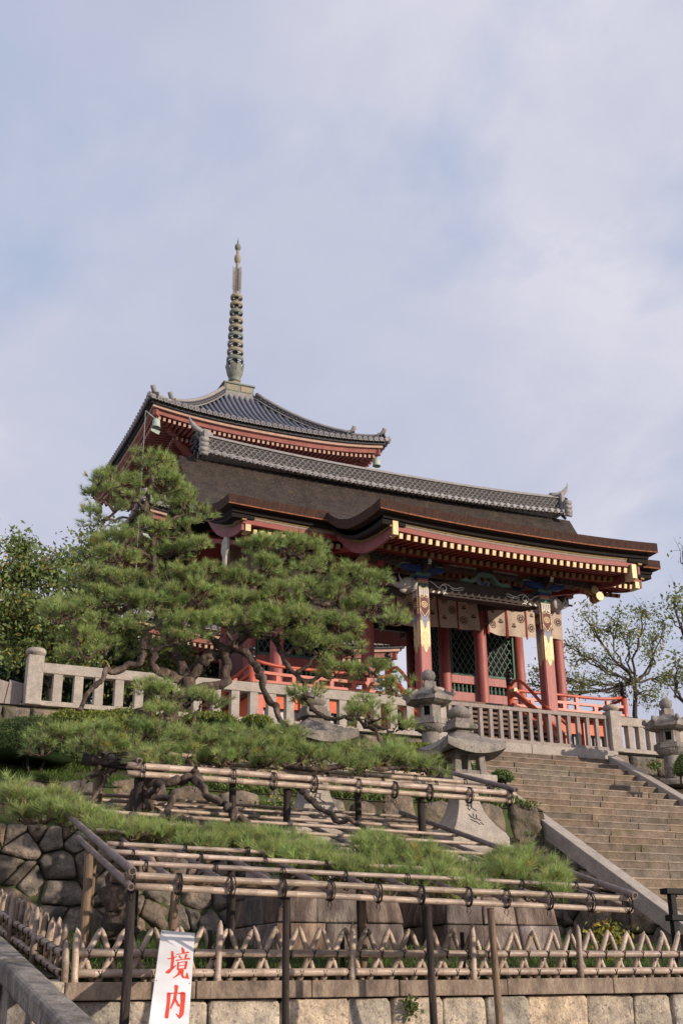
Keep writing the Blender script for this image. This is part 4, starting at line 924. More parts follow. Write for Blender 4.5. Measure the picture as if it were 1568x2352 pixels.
for x,s in ((13.56,1),(17.26,-1)):   # curved stair handrails
    m=MB(); m.tube([(x,ky,9.33),(x,ky-.25,9.44),(x,ky-.5,9.40),(x,ky-.8,9.2),(x,ky-1.5,8.55),(x,ky-2.6,7.75)],.045,10); m.build('stair_handrail','koran_red',KR)
    m=MB(); m.hexa([(x-.045,ky-.1,9.02),(x+.045,ky-.1,9.02),(x+.045,ky-.4,8.98),(x-.045,ky-.4,8.98)][::-1],[(x-.045,ky-.1,9.15),(x+.045,ky-.1,9.15),(x+.045,ky-.4,9.13),(x-.045,ky-.4,9.13)][::-1]); m.bar((x,ky-.35,9.05),(x,ky-2.5,7.45),.085,.13); m.bar((x,ky-.1,8.8),(x,ky-2.4,7.1),.085,.16); m.build('stair_rail_board','koran_red',KR)
    for d in (.9,1.7,2.45): MB().box(x-.045,x+.045,ky-d-.05,ky-d+.05,7.1,9.1-d*.62).build('rail_post','koran_red',KR)
    MB().box(x-.05,x+.05,ky-.3,ky-.1,9.14,9.24).build('gilt_fitting','gold',KR)
# walls: lattice bays and side walls
def lattice(x0,x1,y,z0,z1,fr='greenpaint'):
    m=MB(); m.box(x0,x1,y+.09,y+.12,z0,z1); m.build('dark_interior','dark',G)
    m=MB(); sp=.20; w_=.019; W=x1-x0; H=z1-z0; sl=1.55; n=int((W+H/sl)/sp)+2
    for sgn in (1,-1):
        for k in range(n):
            a=x0-H/sl+k*sp; p0=[a,z0]; p1=[a+H/sl,z1]
            if p0[0]<x0: p0=[x0,z0+(x0-a)*sl]
            if p1[0]>x1: p1=[x1,z0+(x1-a)*sl]
            if p1[1]-p0[1]<.05: continue
            f=(lambda q:q) if sgn==1 else (lambda q:[x0+x1-q[0],q[1]])
            a_,b_=f(p0),f(p1); m.bar((a_[0],y+sgn*.008,a_[1]),(b_[0],y+sgn*.008,b_[1]),w_,.014,up=(0,1,0))
    m.build('lattice_screen','lattice_green',G)
    m=MB(); 
    for a,b,c,d in ((x0-.05,x1+.05,z0-.07,z0),(x0-.05,x1+.05,z1,z1+.07),(x0-.06,x0,z0,z1),(x1,x1+.06,z0,z1)): m.box(a,b,y-.06,y+.05,c,d)
    m.build('lattice_frame',fr,G,bevel=.006)
def low_wall(x0,x1,y):
    for nm,z0,z1 in (('wall_beam',10.36,10.62),('wall_beam',9.80,10.1),('wall_beam',FZ,8.95)): MB().box(x0,x1,y-.09,y+.09,z0,z1).build(nm,'pillar_red',G,bevel=.01)
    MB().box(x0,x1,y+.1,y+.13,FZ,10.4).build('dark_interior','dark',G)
    b0=None; n=int((x1-x0)/.145); 
    for za,zb in ((10.1,10.36),(8.95,9.8)):
        prof=[(.034,za),(.034,za+.04),(.026,za+.05),(.038,(za+zb)/2-.02),(.03,zb-.1),(.022,zb-.07),(.034,zb-.05),(.034,zb)]
        b0=None
        for i in range(n):
            x=x0+.12+i*.145
            if x>x1-.06: break
            if b0 is None: b0=MB().lathe(prof,8,(x,y,0)).build('green_baluster','lattice_green',G); X0=x
            else: copy_part(b0,(x-X0,0,0))
for a,b in ((0,1),(2,3)):
    lattice(CXS[a]+.25,CXS[b]-.25,31.05,10.70,12.35); low_wall(CXS[a]+.17,CXS[b]-.17,31.05)
for x in (CXS[0],CXS[3]): 
    m=MB(); m.box(x-.06,x+.06,31.2,33.1,FZ,12.6); m.build('side_wall','maroon',G)
# left front bay details seen through the pine
lattice(CXS[0]+.25,CXS[1]-.25,33.2,10.7,12.3)
for x in (CXS[1],CXS[2]):      # passage side walls behind the middle row
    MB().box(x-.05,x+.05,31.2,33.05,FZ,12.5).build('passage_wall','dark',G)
    m=MB()
    for k in range(-8,12):
        for sg in (1,-1):
            ya,za=31.25+k*.2,10.3; yb,zb=ya+1.4*sg,za+2.1
            t0=max(0,min(1,((31.25 if sg>0 else 33.0)-ya)/(yb-ya))) if (ya<31.25 or ya>33.0) else 0; t1=max(0,min(1,((33.0 if sg>0 else 31.25)-ya)/(yb-ya)))
            if t1-t0>.05: m.bar((x-.07,ya+(yb-ya)*t0,za+(zb-za)*t0),(x-.07,ya+(yb-ya)*t1,za+(zb-za)*t1),.025,.014,up=(1,0,0))
    m.build('lattice_screen','lattice_green',G); MB().box(x-.1,x-.06,31.2,33.05,9.9,10.3).build('wall_beam','pillar_red',G)
# head beams and frieze
m=MB(); 
for y in CYS: m.box(10.6,20.6,y-.1,y+.1,12.50,12.80)
for x in CXS: m.box(x-.1,x+.1,28.3,33.8,12.45,12.74)
m.build('head_beam','painted_frieze',G,bevel=.01)
m=MB(); m.box(10.4,20.8,28.82,28.98,12.80,13.5); m.box(10.4,20.8,30.95,31.1,12.80,14.6); m.build('upper_wall','beige',G)
m=MB()
for x in CXS+[ (CXS[0]+CXS[1])/2,(CXS[2]+CXS[3])/2,GX]: m.box(x-.14,x+.14,28.65,28.95,12.82,13.0); m.box(x-.42,x+.42,28.7,28.9,13.0,13.12)
m.build('brackets','bluepaint',G,bevel=.015)
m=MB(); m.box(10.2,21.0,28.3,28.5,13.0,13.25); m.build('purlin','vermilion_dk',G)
# canopy pillars with gilt and painted mounts
PW=.165
def cpillar(x):
    y=25.6; p=MB(); b=.035
    v=[(-PW+b,-PW),(PW-b,-PW),(PW,-PW+b),(PW,PW-b),(PW-b,PW),(-PW+b,PW),(-PW,PW-b),(-PW,-PW+b)]
    p.add([(x+a,y+c,z) for z in (7.08,11.45) for a,c in v],[(i,(i+1)%8,8+(i+1)%8,8+i) for i in range(8)]+[tuple(range(8,16))]); po=p.build('canopy_pillar','pillar_red',G)
    m=MB(); m.hexa([(x-.26,y-.26,7.02),(x+.26,y-.26,7.02),(x+.26,y+.26,7.02),(x-.26,y+.26,7.02)],[(x-.21,y-.21,7.16),(x+.21,y-.21,7.16),(x+.21,y+.21,7.16),(x-.21,y+.21,7.16)]); m.build('pillar_base','granite',po)
    def face(o,ex,lit):
        o=Vector(o); ex=Vector(ex); ez=Vector((0,0,1)); w_=PW-.03
        def pl(name,mt,poly,d): m=MB(); m.prism(poly,o-ex.cross(ez)*0+ex.cross(ez)*(.003+d),ex,ez,.004+d*.5); return m.build(name,mt,po)
        def add(m,poly,d): m.prism(poly,o+ex.cross(ez)*(.003+d),ex,ez,.003)
        pl('painted_ground','maroon',[(-w_,9.9),(w_,9.9),(w_,11.18),(-w_,11.18)],0)
        pl('green_band','greenpaint',[(-w_-.012,11.21),(w_+.012,11.21),(w_+.012,11.33),(-w_-.012,11.33)],.003)
        m=MB()
        for zc in (11.195,11.335,11.375): add(m,[(-w_-.014,zc),(w_+.014,zc),(w_+.014,zc+.017),(-w_-.014,zc+.017)],.006)
        # scalloped lower mount
        sc=[(-w_,10.35),(-w_,9.72),(-w_*.8,9.62),(-w_*.55,9.70),(-w_*.45,9.62),(-w_*.2,9.53),(0,9.50),(w_*.2,9.53),(w_*.45,9.62),(w_*.55,9.70),(w_*.8,9.62),(w_,9.72),(w_,10.35),(w_*.75,10.30),(w_*.6,10.38),(w_*.3,10.18),(0,10.12),(-w_*.3,10.18),(-w_*.6,10.38),(-w_*.75,10.30)]
        add(m,sc,.004)
        # heart line, medallion, top scrolls
        def line(pts,wd=.014,d=.008):
            for a,b in zip(pts[:-1],pts[1:]):
                A_=o+ex*a[0]+ez*a[1]+ex.cross(ez)*d; B_=o+ex*b[0]+ez*b[1]+ex.cross(ez)*d; m.bar(A_,B_,wd,.006,up=ex.cross(ez))
        line([(-w_,10.68),(-w_*.8,10.60),(-w_*.4,10.52),(0,10.43),(w_*.4,10.52),(w_*.8,10.60),(w_,10.68)]); line([(-w_,10.40),(-w_*.5,10.30),(-w_*.2,10.16),(0,10.10),(w_*.2,10.16),(w_*.5,10.30),(w_,10.40)],.01)
        circ=lambda cx,cz,r,n=14:[(cx+r*math.cos(t),cz+r*math.sin(t)) for t in np.linspace(0,2*PI,n)]
        line(circ(0,10.76,.078),.016); line(circ(0,10.76,.035),.02,.008)
        for s_ in (-1,1): line(circ(s_*w_*.62,10.97,.032,9),.014); line([(s_*w_*.95,11.06),(s_*w_*.5,11.02),(s_*w_*.3,10.93)],.012); line([(s_*w_*.95,10.95),(s_*w_*.95,10.5)],.01)
        for k in range(5): line(circ(0 if k%2==0 else w_*.4,10.0-k*.085,.045,9),.007,.009); line(circ(-w_*.45,9.98-k*.08,.035,8),.007,.009)
        m.build('gilt_mounts','gold',po)
        pl('blue_motif','palebluepaint',[(0,10.40),(-w_*.5,10.46),(-w_*.8,10.56),(-w_*.75,10.38),(-w_*.35,10.24),(0,10.14),(w_*.35,10.24),(w_*.75,10.38),(w_*.8,10.56),(w_*.5,10.46)],.0045)
        m=MB()
        for k in range(5):
            xx=-w_+.018+k*(2*w_-.036)/4; add(m,[(xx-.018,11.0 if k%2 else 10.96),(xx+.018,11.0 if k%2 else 10.96),(xx+.018,11.19),(xx-.018,11.19)],.005)
        m.build('white_fringe','white',po)
    face((x,y-PW,0),(1,0,0),True); face((x-PW,y,0),(0,-1,0),False)
    # capital: green block, blue boat arms, small blocks, bracket nose
    m=MB(); m.hexa([(x-.15,y-.15,11.452),(x+.15,y-.15,11.452),(x+.15,y+.15,11.452),(x-.15,y+.15,11.452)],[(x-.20,y-.20,11.51),(x+.20,y-.20,11.51),(x+.20,y+.20,11.51),(x-.20,y+.20,11.51)]); m.build('capital_neck','bluepaint',G)
    m=MB(); m.box(x-.21,x+.21,y-.21,y+.21,11.512,11.61); m.build('capital_block','greenpaint',G,bevel=.01)
    m=MB(); m.prism([(-.62,.0),(-.60,.06),(.60,.06),(.62,0),(.5,-.07),(.36,-.095),(-.36,-.095),(-.5,-.07)],(x,y-.09,11.70),(1,0,0),(0,0,1),-.18); m.build('boat_arm','bluepaint',G,bevel=.01)
    for dx in (-.5,-.0,.5):
        m=MB(); m.hexa([(x+dx-.09,y-.11,11.762),(x+dx+.09,y-.11,11.762),(x+dx+.09,y+.11,11.762),(x+dx-.09,y+.11,11.762)],[(x+dx-.13,y-.14,11.785),(x+dx+.13,y-.14,11.785),(x+dx+.13,y+.14,11.785),(x+dx-.13,y+.14,11.785)]); m.box(x+dx-.13,x+dx+.13,y-.14,y+.14,11.787,11.838); m.build('bearing_block','greenpaint',G)
    m=MB()
    for dx in (-.5,0,.5):
        for a,b in ((11.792,11.80),(11.825,11.834)): m.box(x+dx-.12,x+dx+.12,y-.146,y-.139,a,b)
    m.box(x-.55,x+.55,y-.097,y-.089,11.70,11.71); m.build('white_outline','white',G)
    m=MB(); m.prism([(-.12,0),(-.42,.10),(-.46,.26),(-.3,.30),(-.28,.42),(-.18,.5),(0,.5),(0,0)],(x-.06,y-.1,11.58),(0,1,0),(0,0,1),-.12); m.build('bracket_nose','darkwood',G,bevel=.01)
    m=MB(); m.bar((x-.0,y-.24,11.62),(x,y-.55,11.74),.09,.015,up=(0,-.3,1)); m.bar((x,y-.56,11.76),(x,y-.58,11.86),.09,.012,up=(0,1,0)); m.build('nose_outline','white',G)
    return po
pl_=cpillar(13.76); pr_=cpillar(17.43)
# elephant head beam ends
def elephant(x,s):
    m=MB(); c=Vector((x,25.6,11.27)); q=lambda a,b,z:c+Vector((s*a,b,z))
    m.tube([q(.0,0,0),q(.12,0,.02),q(.25,0,.03),q(.36,0,0),q(.44,0,-.05)],[.17,.2,.19,.14,.09],12)
    m.tube([q(.36,0,.0),q(.46,0,-.02),q(.55,0,.0),q(.62,0,.06),q(.62,0,.13),q(.56,0,.15),q(.53,0,.10)],[.11,.085,.07,.06,.052,.045,.03],9)
    m.tube([q(.22,0,-.1),q(.34,0,-.16),q(.42,0,-.15)],[.09,.06,.03],8)
    for d in (-.11,.11):
        m.tube([q(.33,d,-.04),q(.44,d*1.2,.04),q(.5,d*1.3,.15),q(.52,d*1.3,.24)],[.035,.03,.02,.004],7)
        m.tube([q(.14,d*1.3,.10),q(.08,d*1.9,.02),q(.10,d*1.8,-.12),q(.18,d*1.5,-.16)],[.05,.075,.06,.02],8)
        m.tube([q(.30,d*1.25,.08),q(.31,d*1.4,.085)],[.025,.015],7)
    return m.build('elephant_head_carving','ivory',G)
elephant(13.59,-1); elephant(17.60,1)
# rainbow beam with cloud scrolls
m=MB(); xa,xb=13.93,17.26; n=20
def rb(u,v): 
    x=xa+(xb-xa)*u; s=2*u-1; return Vector((x,25.47,(11.10+.05*(1-s*s)) if v==0 else 11.40+.10*(1-abs(s)**3)))
m.grid(lambda u,v:rb(u,v),n,1,False); m.grid(lambda u,v:rb(u,v)+Vector((0,.26,0)),n,1,False,True); m.grid(lambda u,v:rb(u,0)+Vector((0,.26*v,0)),n,1,False,True); m.grid(lambda u,v:rb(u,1)+Vector((0,.26*v,0)),n,1,False)
bo=m.build('rainbow_beam','darkwood',G)
m=MB()
for s,x0_ in ((1,xa+.02),(-1,xb-.02)):
    def ln(pts,r=.013): m.tube([(x0_+s*a,25.462,z) for a,z in pts],r,5)
    ln([(0,11.42),(.12,11.37),(.22,11.29),(.32,11.26)]+[(.42+.11*(1-k/22)*math.cos(PI+k*.42),11.27+.11*(1-k/22)*math.sin(PI-k*.42)) for k in range(16)])
    ln([(.36,11.36),(.45,11.40),(.58,11.37),(.68,11.31),(.8,11.31),(.93,11.36),(1.02,11.34),(.98,11.30),(.86,11.27),(.72,11.26),(.6,11.30)]); ln([(.33,11.24),(.40,11.17),(.50,11.14),(.54,11.11)])
    for k in range(3): m.bar((x0_+s*(.08+k*.16),25.463,11.12),(x0_+s*(.14+k*.16),25.463,11.17),.04,.008,up=(0,-1,0))
m.build('cloud_scroll','white',bo)
m=MB(); 
for k in range(13): x=14.4+k*.195; m.hexa([(x,25.42,11.085),(x+.12,25.42,11.085),(x+.12,25.47,11.085),(x,25.47,11.085)],[(x+.04,25.44,11.13),(x+.08,25.44,11.13),(x+.08,25.47,11.13),(x+.04,25.47,11.13)])
m.box(14.3,16.9,25.40,25.70,11.05,11.083); m.build('beam_underside_moulding','darkwood',bo)
# frog-leg strut and carving
m=MB(); poly=[(-.78,0),(-.62,.10),(-.5,.04),(-.36,.10),(-.26,.24),(-.14,.30),(.14,.30),(.26,.24),(.36,.10),(.5,.04),(.62,.10),(.78,0),(.44,-.03),(.30,.02),(.18,.19),(-.18,.19),(-.30,.02),(-.44,-.03)]
m.prism(poly,(GX,25.5,11.53),(1,0,0),(0,0,1),-.14); m.build('frog_leg_strut','lattice_green',G,bevel=.01)
m=MB(); rn=random.Random(4)
for k in range(26): m.lathe([(0,-.03),(.035,-.01),(.035,.02),(0,.035)],6,(GX+rn.uniform(-.2,.2),25.53,11.52+rn.uniform(.0,.15)))
m.build('flower_carving','palebluepaint',G)
# canopy purlin with painted bands
m=MB(); m.box(12.15,19.1,25.44,25.76,11.84,12.2); pu=m.build('canopy_purlin','painted_frieze',G,bevel=.01)
for a,b in ((14.55,15.35),(15.85,16.65)):
    m=MB(); m.box(a,b,25.425,25.44,11.90,11.945); m.box(a,b,25.425,25.44,11.97,12.015); m.box(a,b,25.43,25.44,11.945,11.97); m.build('white_band','beige',pu)
m=MB(); 
for x,r in ((14.45,.16),(16.75,.16)): m.prism([(-r,0),(0,.14),(r,0),(0,-.14)],(x,25.432,11.96),(1,0,0),(0,0,1),-.01)
m.tube([(GX,25.42,11.96),(GX,25.44,11.96)],.12,14,sm=False); m.build('lozenge','maroon',pu)
m=MB(); rn=random.Random(9)
for k in range(60):
    x=rn.uniform(12.3,19.0); 
    if 14.3<x<16.9: continue
    z=rn.uniform(11.89,12.15); r=rn.uniform(.02,.05); m.tube([(x+r*math.cos(t),25.435,z+r*math.sin(t)) for t in np.linspace(0,5,8)],.006,4)
m.build('arabesque','golddull_shade',pu)
m=MB(); m.box(13.5,17.7,25.5,25.7,12.2,12.3); m.build('purlin_top','vermilion_dk',G)
# link beams canopy to body
for x in (13.76,17.43):
    m=MB(); m.tube([(x,25.7,11.3),(x,26.6,11.45),(x,27.6,11.8),(x,28.8,12.1)],[.12,.13,.13,.12],8); m.build('link_beam','darkwood',G)
for x in (12.6,18.7): m=MB(); m.bar((x,25.5,11.8),(x,28.8,12.6),.16,.22); m.build('link_beam','vermilion_dk',G)
# ---------------------------------------------------------------- curtains
def curtain(x0,x1,zt,zb,lab,seed,y=28.68):
    rn=random.Random(seed); t=thing('crest_curtain',((x0+x1)/2,y,zt),lab,'curtain','printed curtains in the gate bays')
    n=max(3,round((x1-x0)/.66)); W=(x1-x0)/n
    def f(x,v): 
        z=zt+(zb-zt)*v+.05*v*math.sin((x-x0)*2.1+seed); return Vector((x,y-.06*v*math.sin(x*4.3+seed)-.035*v*math.sin(x*9+seed*2)-.03*math.sin(v*3+x),z))
    for k in range(n):
        a=x0+k*W+.02; b=a+W-.04; m=MB(); m.grid(lambda u,v:f(a+(b-a)*u,v),10,8,True,True); c=m.build('panel','cloth',t)
        m=MB()
        def disc(cx,cv,r,kind):
            for rr,wd in (((1,.16),(.62,.12)) if kind else ((.0,0),)):
                if wd:
                    ring=[]
                    for th in np.linspace(0,2*PI,17):
                        for q in (rr,rr-wd): p=f(cx+r*q*math.cos(th),cv+r*q*math.sin(th)/(zt-zb)); ring.append(p+Vector((0,-.006,0)))
                    m.add(ring,[(2*i,2*i+1,2*i+3,2*i+2) for i in range(16)])
            if kind:
                for a_ in range(5):
                    th=a_*2*PI/5+.5; p=[f(cx+r*(.35*math.cos(th)+.2*math.cos(th+g_)),cv+r*(.35*math.sin(th)+.2*math.sin(th+g_))/(zt-zb))+Vector((0,-.006,0)) for g_ in np.linspace(0,2*PI,6)[:-1]]; m.add(p,[(0,1,2,3,4)])
                    p=[f(cx+r*(.81*math.cos(th)+.1*math.cos(th+g_)),cv+r*(.81*math.sin(th)+.1*math.sin(th+g_))/(zt-zb))+Vector((0,-.006,0)) for g_ in np.linspace(0,2*PI,6)[:-1]]; m.add(p,[(0,1,2,3,4)])
            else:
                for dx,dv,rr in ((-.5,.3,.3),(0,.45,.32),(.5,.3,.3),(0,-.1,.2),(0,-.5,.2),(-.35,-.2,.16),(.35,-.2,.16),(-.4,-.55,.12),(.4,-.55,.12)):
                    p=[f(cx+r*(dx+rr*math.cos(g_)),cv+r*(dv+rr*math.sin(g_))/(zt-zb))+Vector((0,-.006,0)) for g_ in np.linspace(0,2*PI,7)[:-1]]; m.add(p,[(0,1,2,3,4,5)])
        if k%2: disc(a+W*.3,.25,.13,1); disc(a+W*.7,.52,.13,1); disc(a+W*.3,.72,.1,0); disc(a+W*.72,.14,.09,0)
        else: disc(a+W*.62,.2,.12,1); disc(a+W*.25,.75,.13,1); disc(a+W*.3,.4,.09,0); disc(a+W*.7,.62,.1,0)
        m.build('printed_crest','crest_ink',c)
    for k in range(n):
        a=x0+k*W; m=MB(); m.grid(lambda u,v:f(a-.03+.06*u,v*1.06)+Vector((0,-.012,0)),1,8,True,True); m.build('ribbon','ribbon',t)
    return t
curtain(CXS[0]+.1,CXS[1]-.12,12.45,11.25,'beige curtain with round crests in the left bay, partly behind the pine',1)
curtain(CXS[1]+.12,CXS[2]-.14,12.45,11.28,'shaded beige curtain with round crests in the middle bay behind the dark beam',2)
curtain(CXS[2]+.14,CXS[3]+.1,12.45,11.32,'sunlit beige curtain with round crests in the right bay by the right pillar',3)
MB().box(10.6,20.6,28.62,28.66,12.45,12.5).build('curtain_rod','darkwood',G)
# ================================================================ PAGODA
PX,PY=15.93,47.4
PG=thing('three_storey_pagoda',(PX,PY,7.05),'three storey red pagoda with grey tiled roofs and tall ringed bronze spire','pagoda')
def rot4(p,k,c=(PX,PY)):
    x,y=p[0]-c[0],p[1]-c[1]
    for _ in range(k): x,y=-y,x
    return Vector((c[0]+x,c[1]+y,p[2]))
def pagoda_roof(hw,ztile,wtop,rise,top=False):
    """hw half width at the tile edge, ztile height of its corner; roof climbs 'rise' to half width wtop"""
    lf=.62; run=hw-wtop
    def zt(d,s):    # d distance in from the edge, s in -1..1 along the edge
        t=d/run; base=rise*(.50*t+.50*t**2.1)
        return ztile-.30+base+lf*.55*abs(s)**2.6*max(0,1-t)**2
    def sv(u,v,k): w=hw-run*v; x=(2*u-1)*w; return rot4((PX+x,PY-w,zt(run*v,x/hw)),k)
    m=MB()
    for k in range(4): m.grid(lambda u,v:sv(u,v,k),24,14,True)
    ro=m.build('tile_roof','tile',PG)
    # cover tiles
    n=41; sp=2*hw/n
    for k in range(4):
        m=MB(); e=MB()
        for i in range(n):
            x=-hw+sp*(i+.5); ax=abs(x)
            if hw-ax<.12: continue
            dmax=min(run,hw-ax); q=max(2,int(dmax/.45)); pts=[]
            for j in range(q+1): d=dmax*j/q; pts.append(rot4((PX+x,PY-hw+d-.04*(j==0),zt(d,x/hw)+.035),k))
            m.tube(pts,.075,6,cap=False)
            d_=(pts[0]-pts[1]).normalized()
            if k in (0,3,1): e.m=0; e.tube([pts[0]-d_*.03,pts[0]+d_*.06],.098,12,sm=False); e.m=1; e.tube([pts[0]+d_*.055,pts[0]+d_*.062],.06,10,sm=False); e.m=0; xb=x+sp/2; 
            if k in (0,3,1) and i<n-1: e.tube([rot4((PX+xb-.09,PY-hw-.02,zt(0,xb/hw)-.0),k),rot4((PX+xb,PY-hw-.03,zt(0,xb/hw)-.045),k),rot4((PX+xb+.09,PY-hw-.02,zt(0,xb/hw)-.0),k)],.035,5)
        m.build('cover_tiles','tile',ro)
        if k in (0,3,1): e.build('eave_end_tiles',['tile_lt','tile'],ro)
    # boards under the tiles
    def strip2(nm,mt,inset,za,zb,par=PG,th=.3):
        m=MB()
        for k in range(4):
            w=hw-inset
            f=lambda u,z:rot4((PX+(2*u-1)*w,PY-w,zt(0,2*u-1)+z),k)
            m.grid(lambda u,v:f(u,za+(zb-za)*v),24,1,False)
            m.grid(lambda u,v:rot4((PX+(2*u-1)*(w-th*v),PY-w+th*v,zt(0,2*u-1)+za),k),24,1,False,True)
        m.build(nm,mt,par)
    strip2('tile_batten','tile_dk',.10,-.17,-.04); strip2('eave_board','peach',.20,-.30,-.175); strip2('eave_fascia','pagoda_red',.34,-.52,-.305)
    # rafters in two tiers
    w=hw-.42; zr=lambda s:zt(0,s)-.60
    nr=46
    for k in range(4):
        indiv=top and k==0
        base=None; mm=MB()
        for tier,(d0,d1,z0,z1,nn) in enumerate(((0,1.3,0,.12,nr),(1.05,3.0,-.13,.28,nr))):
            for i in range(nn):
                x=-w+.12+(2*w-.24)*i/(nn-1)
                dd0=d0; dd1=min(d1,max(dd0+.12,w-abs(x)+.0)) if w-abs(x)<d1 else d1
                if w-abs(x)<d0+.05: continue
                dz=zr(x/hw)
                q=mm
                if indiv and tier==0: q=MB()
                p0=rot4((PX+x,PY-w+dd0,dz+z0),k); p1=rot4((PX+x,PY-w+dd1,dz+z0+(z1-z0)*(dd1-dd0)/(d1-d0)),k)
                d_=(p1-p0).normalized(); q.m=0; q.bar(p0,p1,.1,.13); q.m=1; q.bar(p0-d_*.008,p0+d_*.02,.104,.134); q.m=0
                if indiv and tier==0: q.build('rafter',['pagoda_red','peach' if k==0 else 'cream'],PG)
        if mm.v: mm.build('rafters',['pagoda_red','peach'],PG,kind='stuff')
    m=MB()
    for k in range(4): m.grid(lambda u,v:rot4((PX+(2*u-1)*(w-3.0*v),PY-w+3.0*v,zt(0,(2*u-1)*(1-v))-.50+.32*v),k),20,3,False,True)
    m.build('eave_soffit','vermilion_dk',PG)
    # hip rafters, ridges, end ornaments, bells
    for k in range(4):
        c=lambda d,z:rot4((PX-hw+d,PY-hw+d,z),k)
        m=MB(); m.bar(c(.30,zt(0,1)-.50),c(1.5,zt(0,1)-.56),.2,.26); m.bar(c(1.1,zt(0,1)-.75),c(3.2,zt(0,1)-.60),.22,.28); m.build('hip_rafter','pagoda_red',PG,bevel=.015)
        m=MB(); m.m=0
        def zh(d): return zt(min(d,run),1-d/hw)
        for (a,b,h,ww) in ((.25,1.25,.20,.13),(1.25,run,.30,.15)):
            ds=np.linspace(a,b,14)
            for p,q in zip(ds[:-1],ds[1:]):
                o=rot4((PX+1,PY-1,0),k)-Vector((PX,PY,0)); o.z=0; o=o.normalized()*ww
                A_,B_=c(p,zh(p)),c(q,zh(q)); m.hexa([A_-o,B_-o,B_+o,A_+o][::1],[A_-o+Vector((0,0,h)),B_-o+Vector((0,0,h)),B_+o+Vector((0,0,h)),A_+o+Vector((0,0,h))])
            m.m=1; m.tube([c(d,zh(d)+h+.05) for d in ds],.10,8); m.tube([c(d,zh(d)+.05)-o*1.1 for d in ds],.03,5); m.tube([c(d,zh(d)+.05)+o*1.1 for d in ds],.03,5)
            for d in np.arange(a+.1,b,.16):
                for s_ in (-1,1): m.tube([c(d+.07*math.cos(t),zh(d)+.10+.09*math.sin(t))+o*s_*1.04 for t in np.linspace(0,PI,5)],.014,4,cap=False)
            m.m=0
        m.build('hip_ridge',['tile_dk','tile_lt'],ro)
        for a,h in ((.22,.30),(1.22,.36)):
            m=MB(); q=c(a,zh(a)); rn=random.Random(k)
            for _ in range(16): m.lathe([(0,-.06),(.06,-.03),(.075,.03),(.03,.08),(0,.09)],7,q+Vector((rn.uniform(-.12,.12),rn.uniform(-.12,.12),rn.uniform(.02,h))))
            o_=m.build('demon_tile','tile_dk',ro)
            m=MB(); d_=(c(0,0)-c(1,0)).normalized(); m.tube([q+Vector((0,0,h-.06))-d_*.3,q+Vector((0,0,h+.05)),q+Vector((0,0,h+.18))+d_*.10,q+Vector((0,0,h+.27))+d_*.14],[.10,.10,.10,.11],10)
            m.bar(q-d_*.16+Vector((0,0,-.02)),q-d_*.10+Vector((0,0,h+.05)),.34,.07,up=d_); m.build('tile_finial','tile_lt',o_)
        m=MB(); m.tube([c(-.06,zh(0)+.10),c(.25,zh(0)+.03)],[.10,.09],12); m.build('corner_end_tile','tile_lt',ro)
        q=c(.42,zt(0,1)-.78)
        m=MB(); m.tube([q+Vector((0,0,.22)),q],.012,5); m.lathe([(.02,.02),(.13,0),(.15,-.06),(.17,-.30),(.19,-.36),(.17,-.36),(.13,-.1),(0,-.08)],14,q); m.tube([q+Vector((0,0,-.1)),q+Vector((0,0,-.42))],.01,5)
        m.add([q+Vector((a_,b_,z_)) for a_,b_,z_ in ((-.2,0,-.42),(.2,.05,-.46),(.16,.1,-.60),(-.06,.05,-.56),(-.2,0,-.52))],[(0,1,2,3,4)]); m.build('wind_bell','bell_green',PG)
    return ro
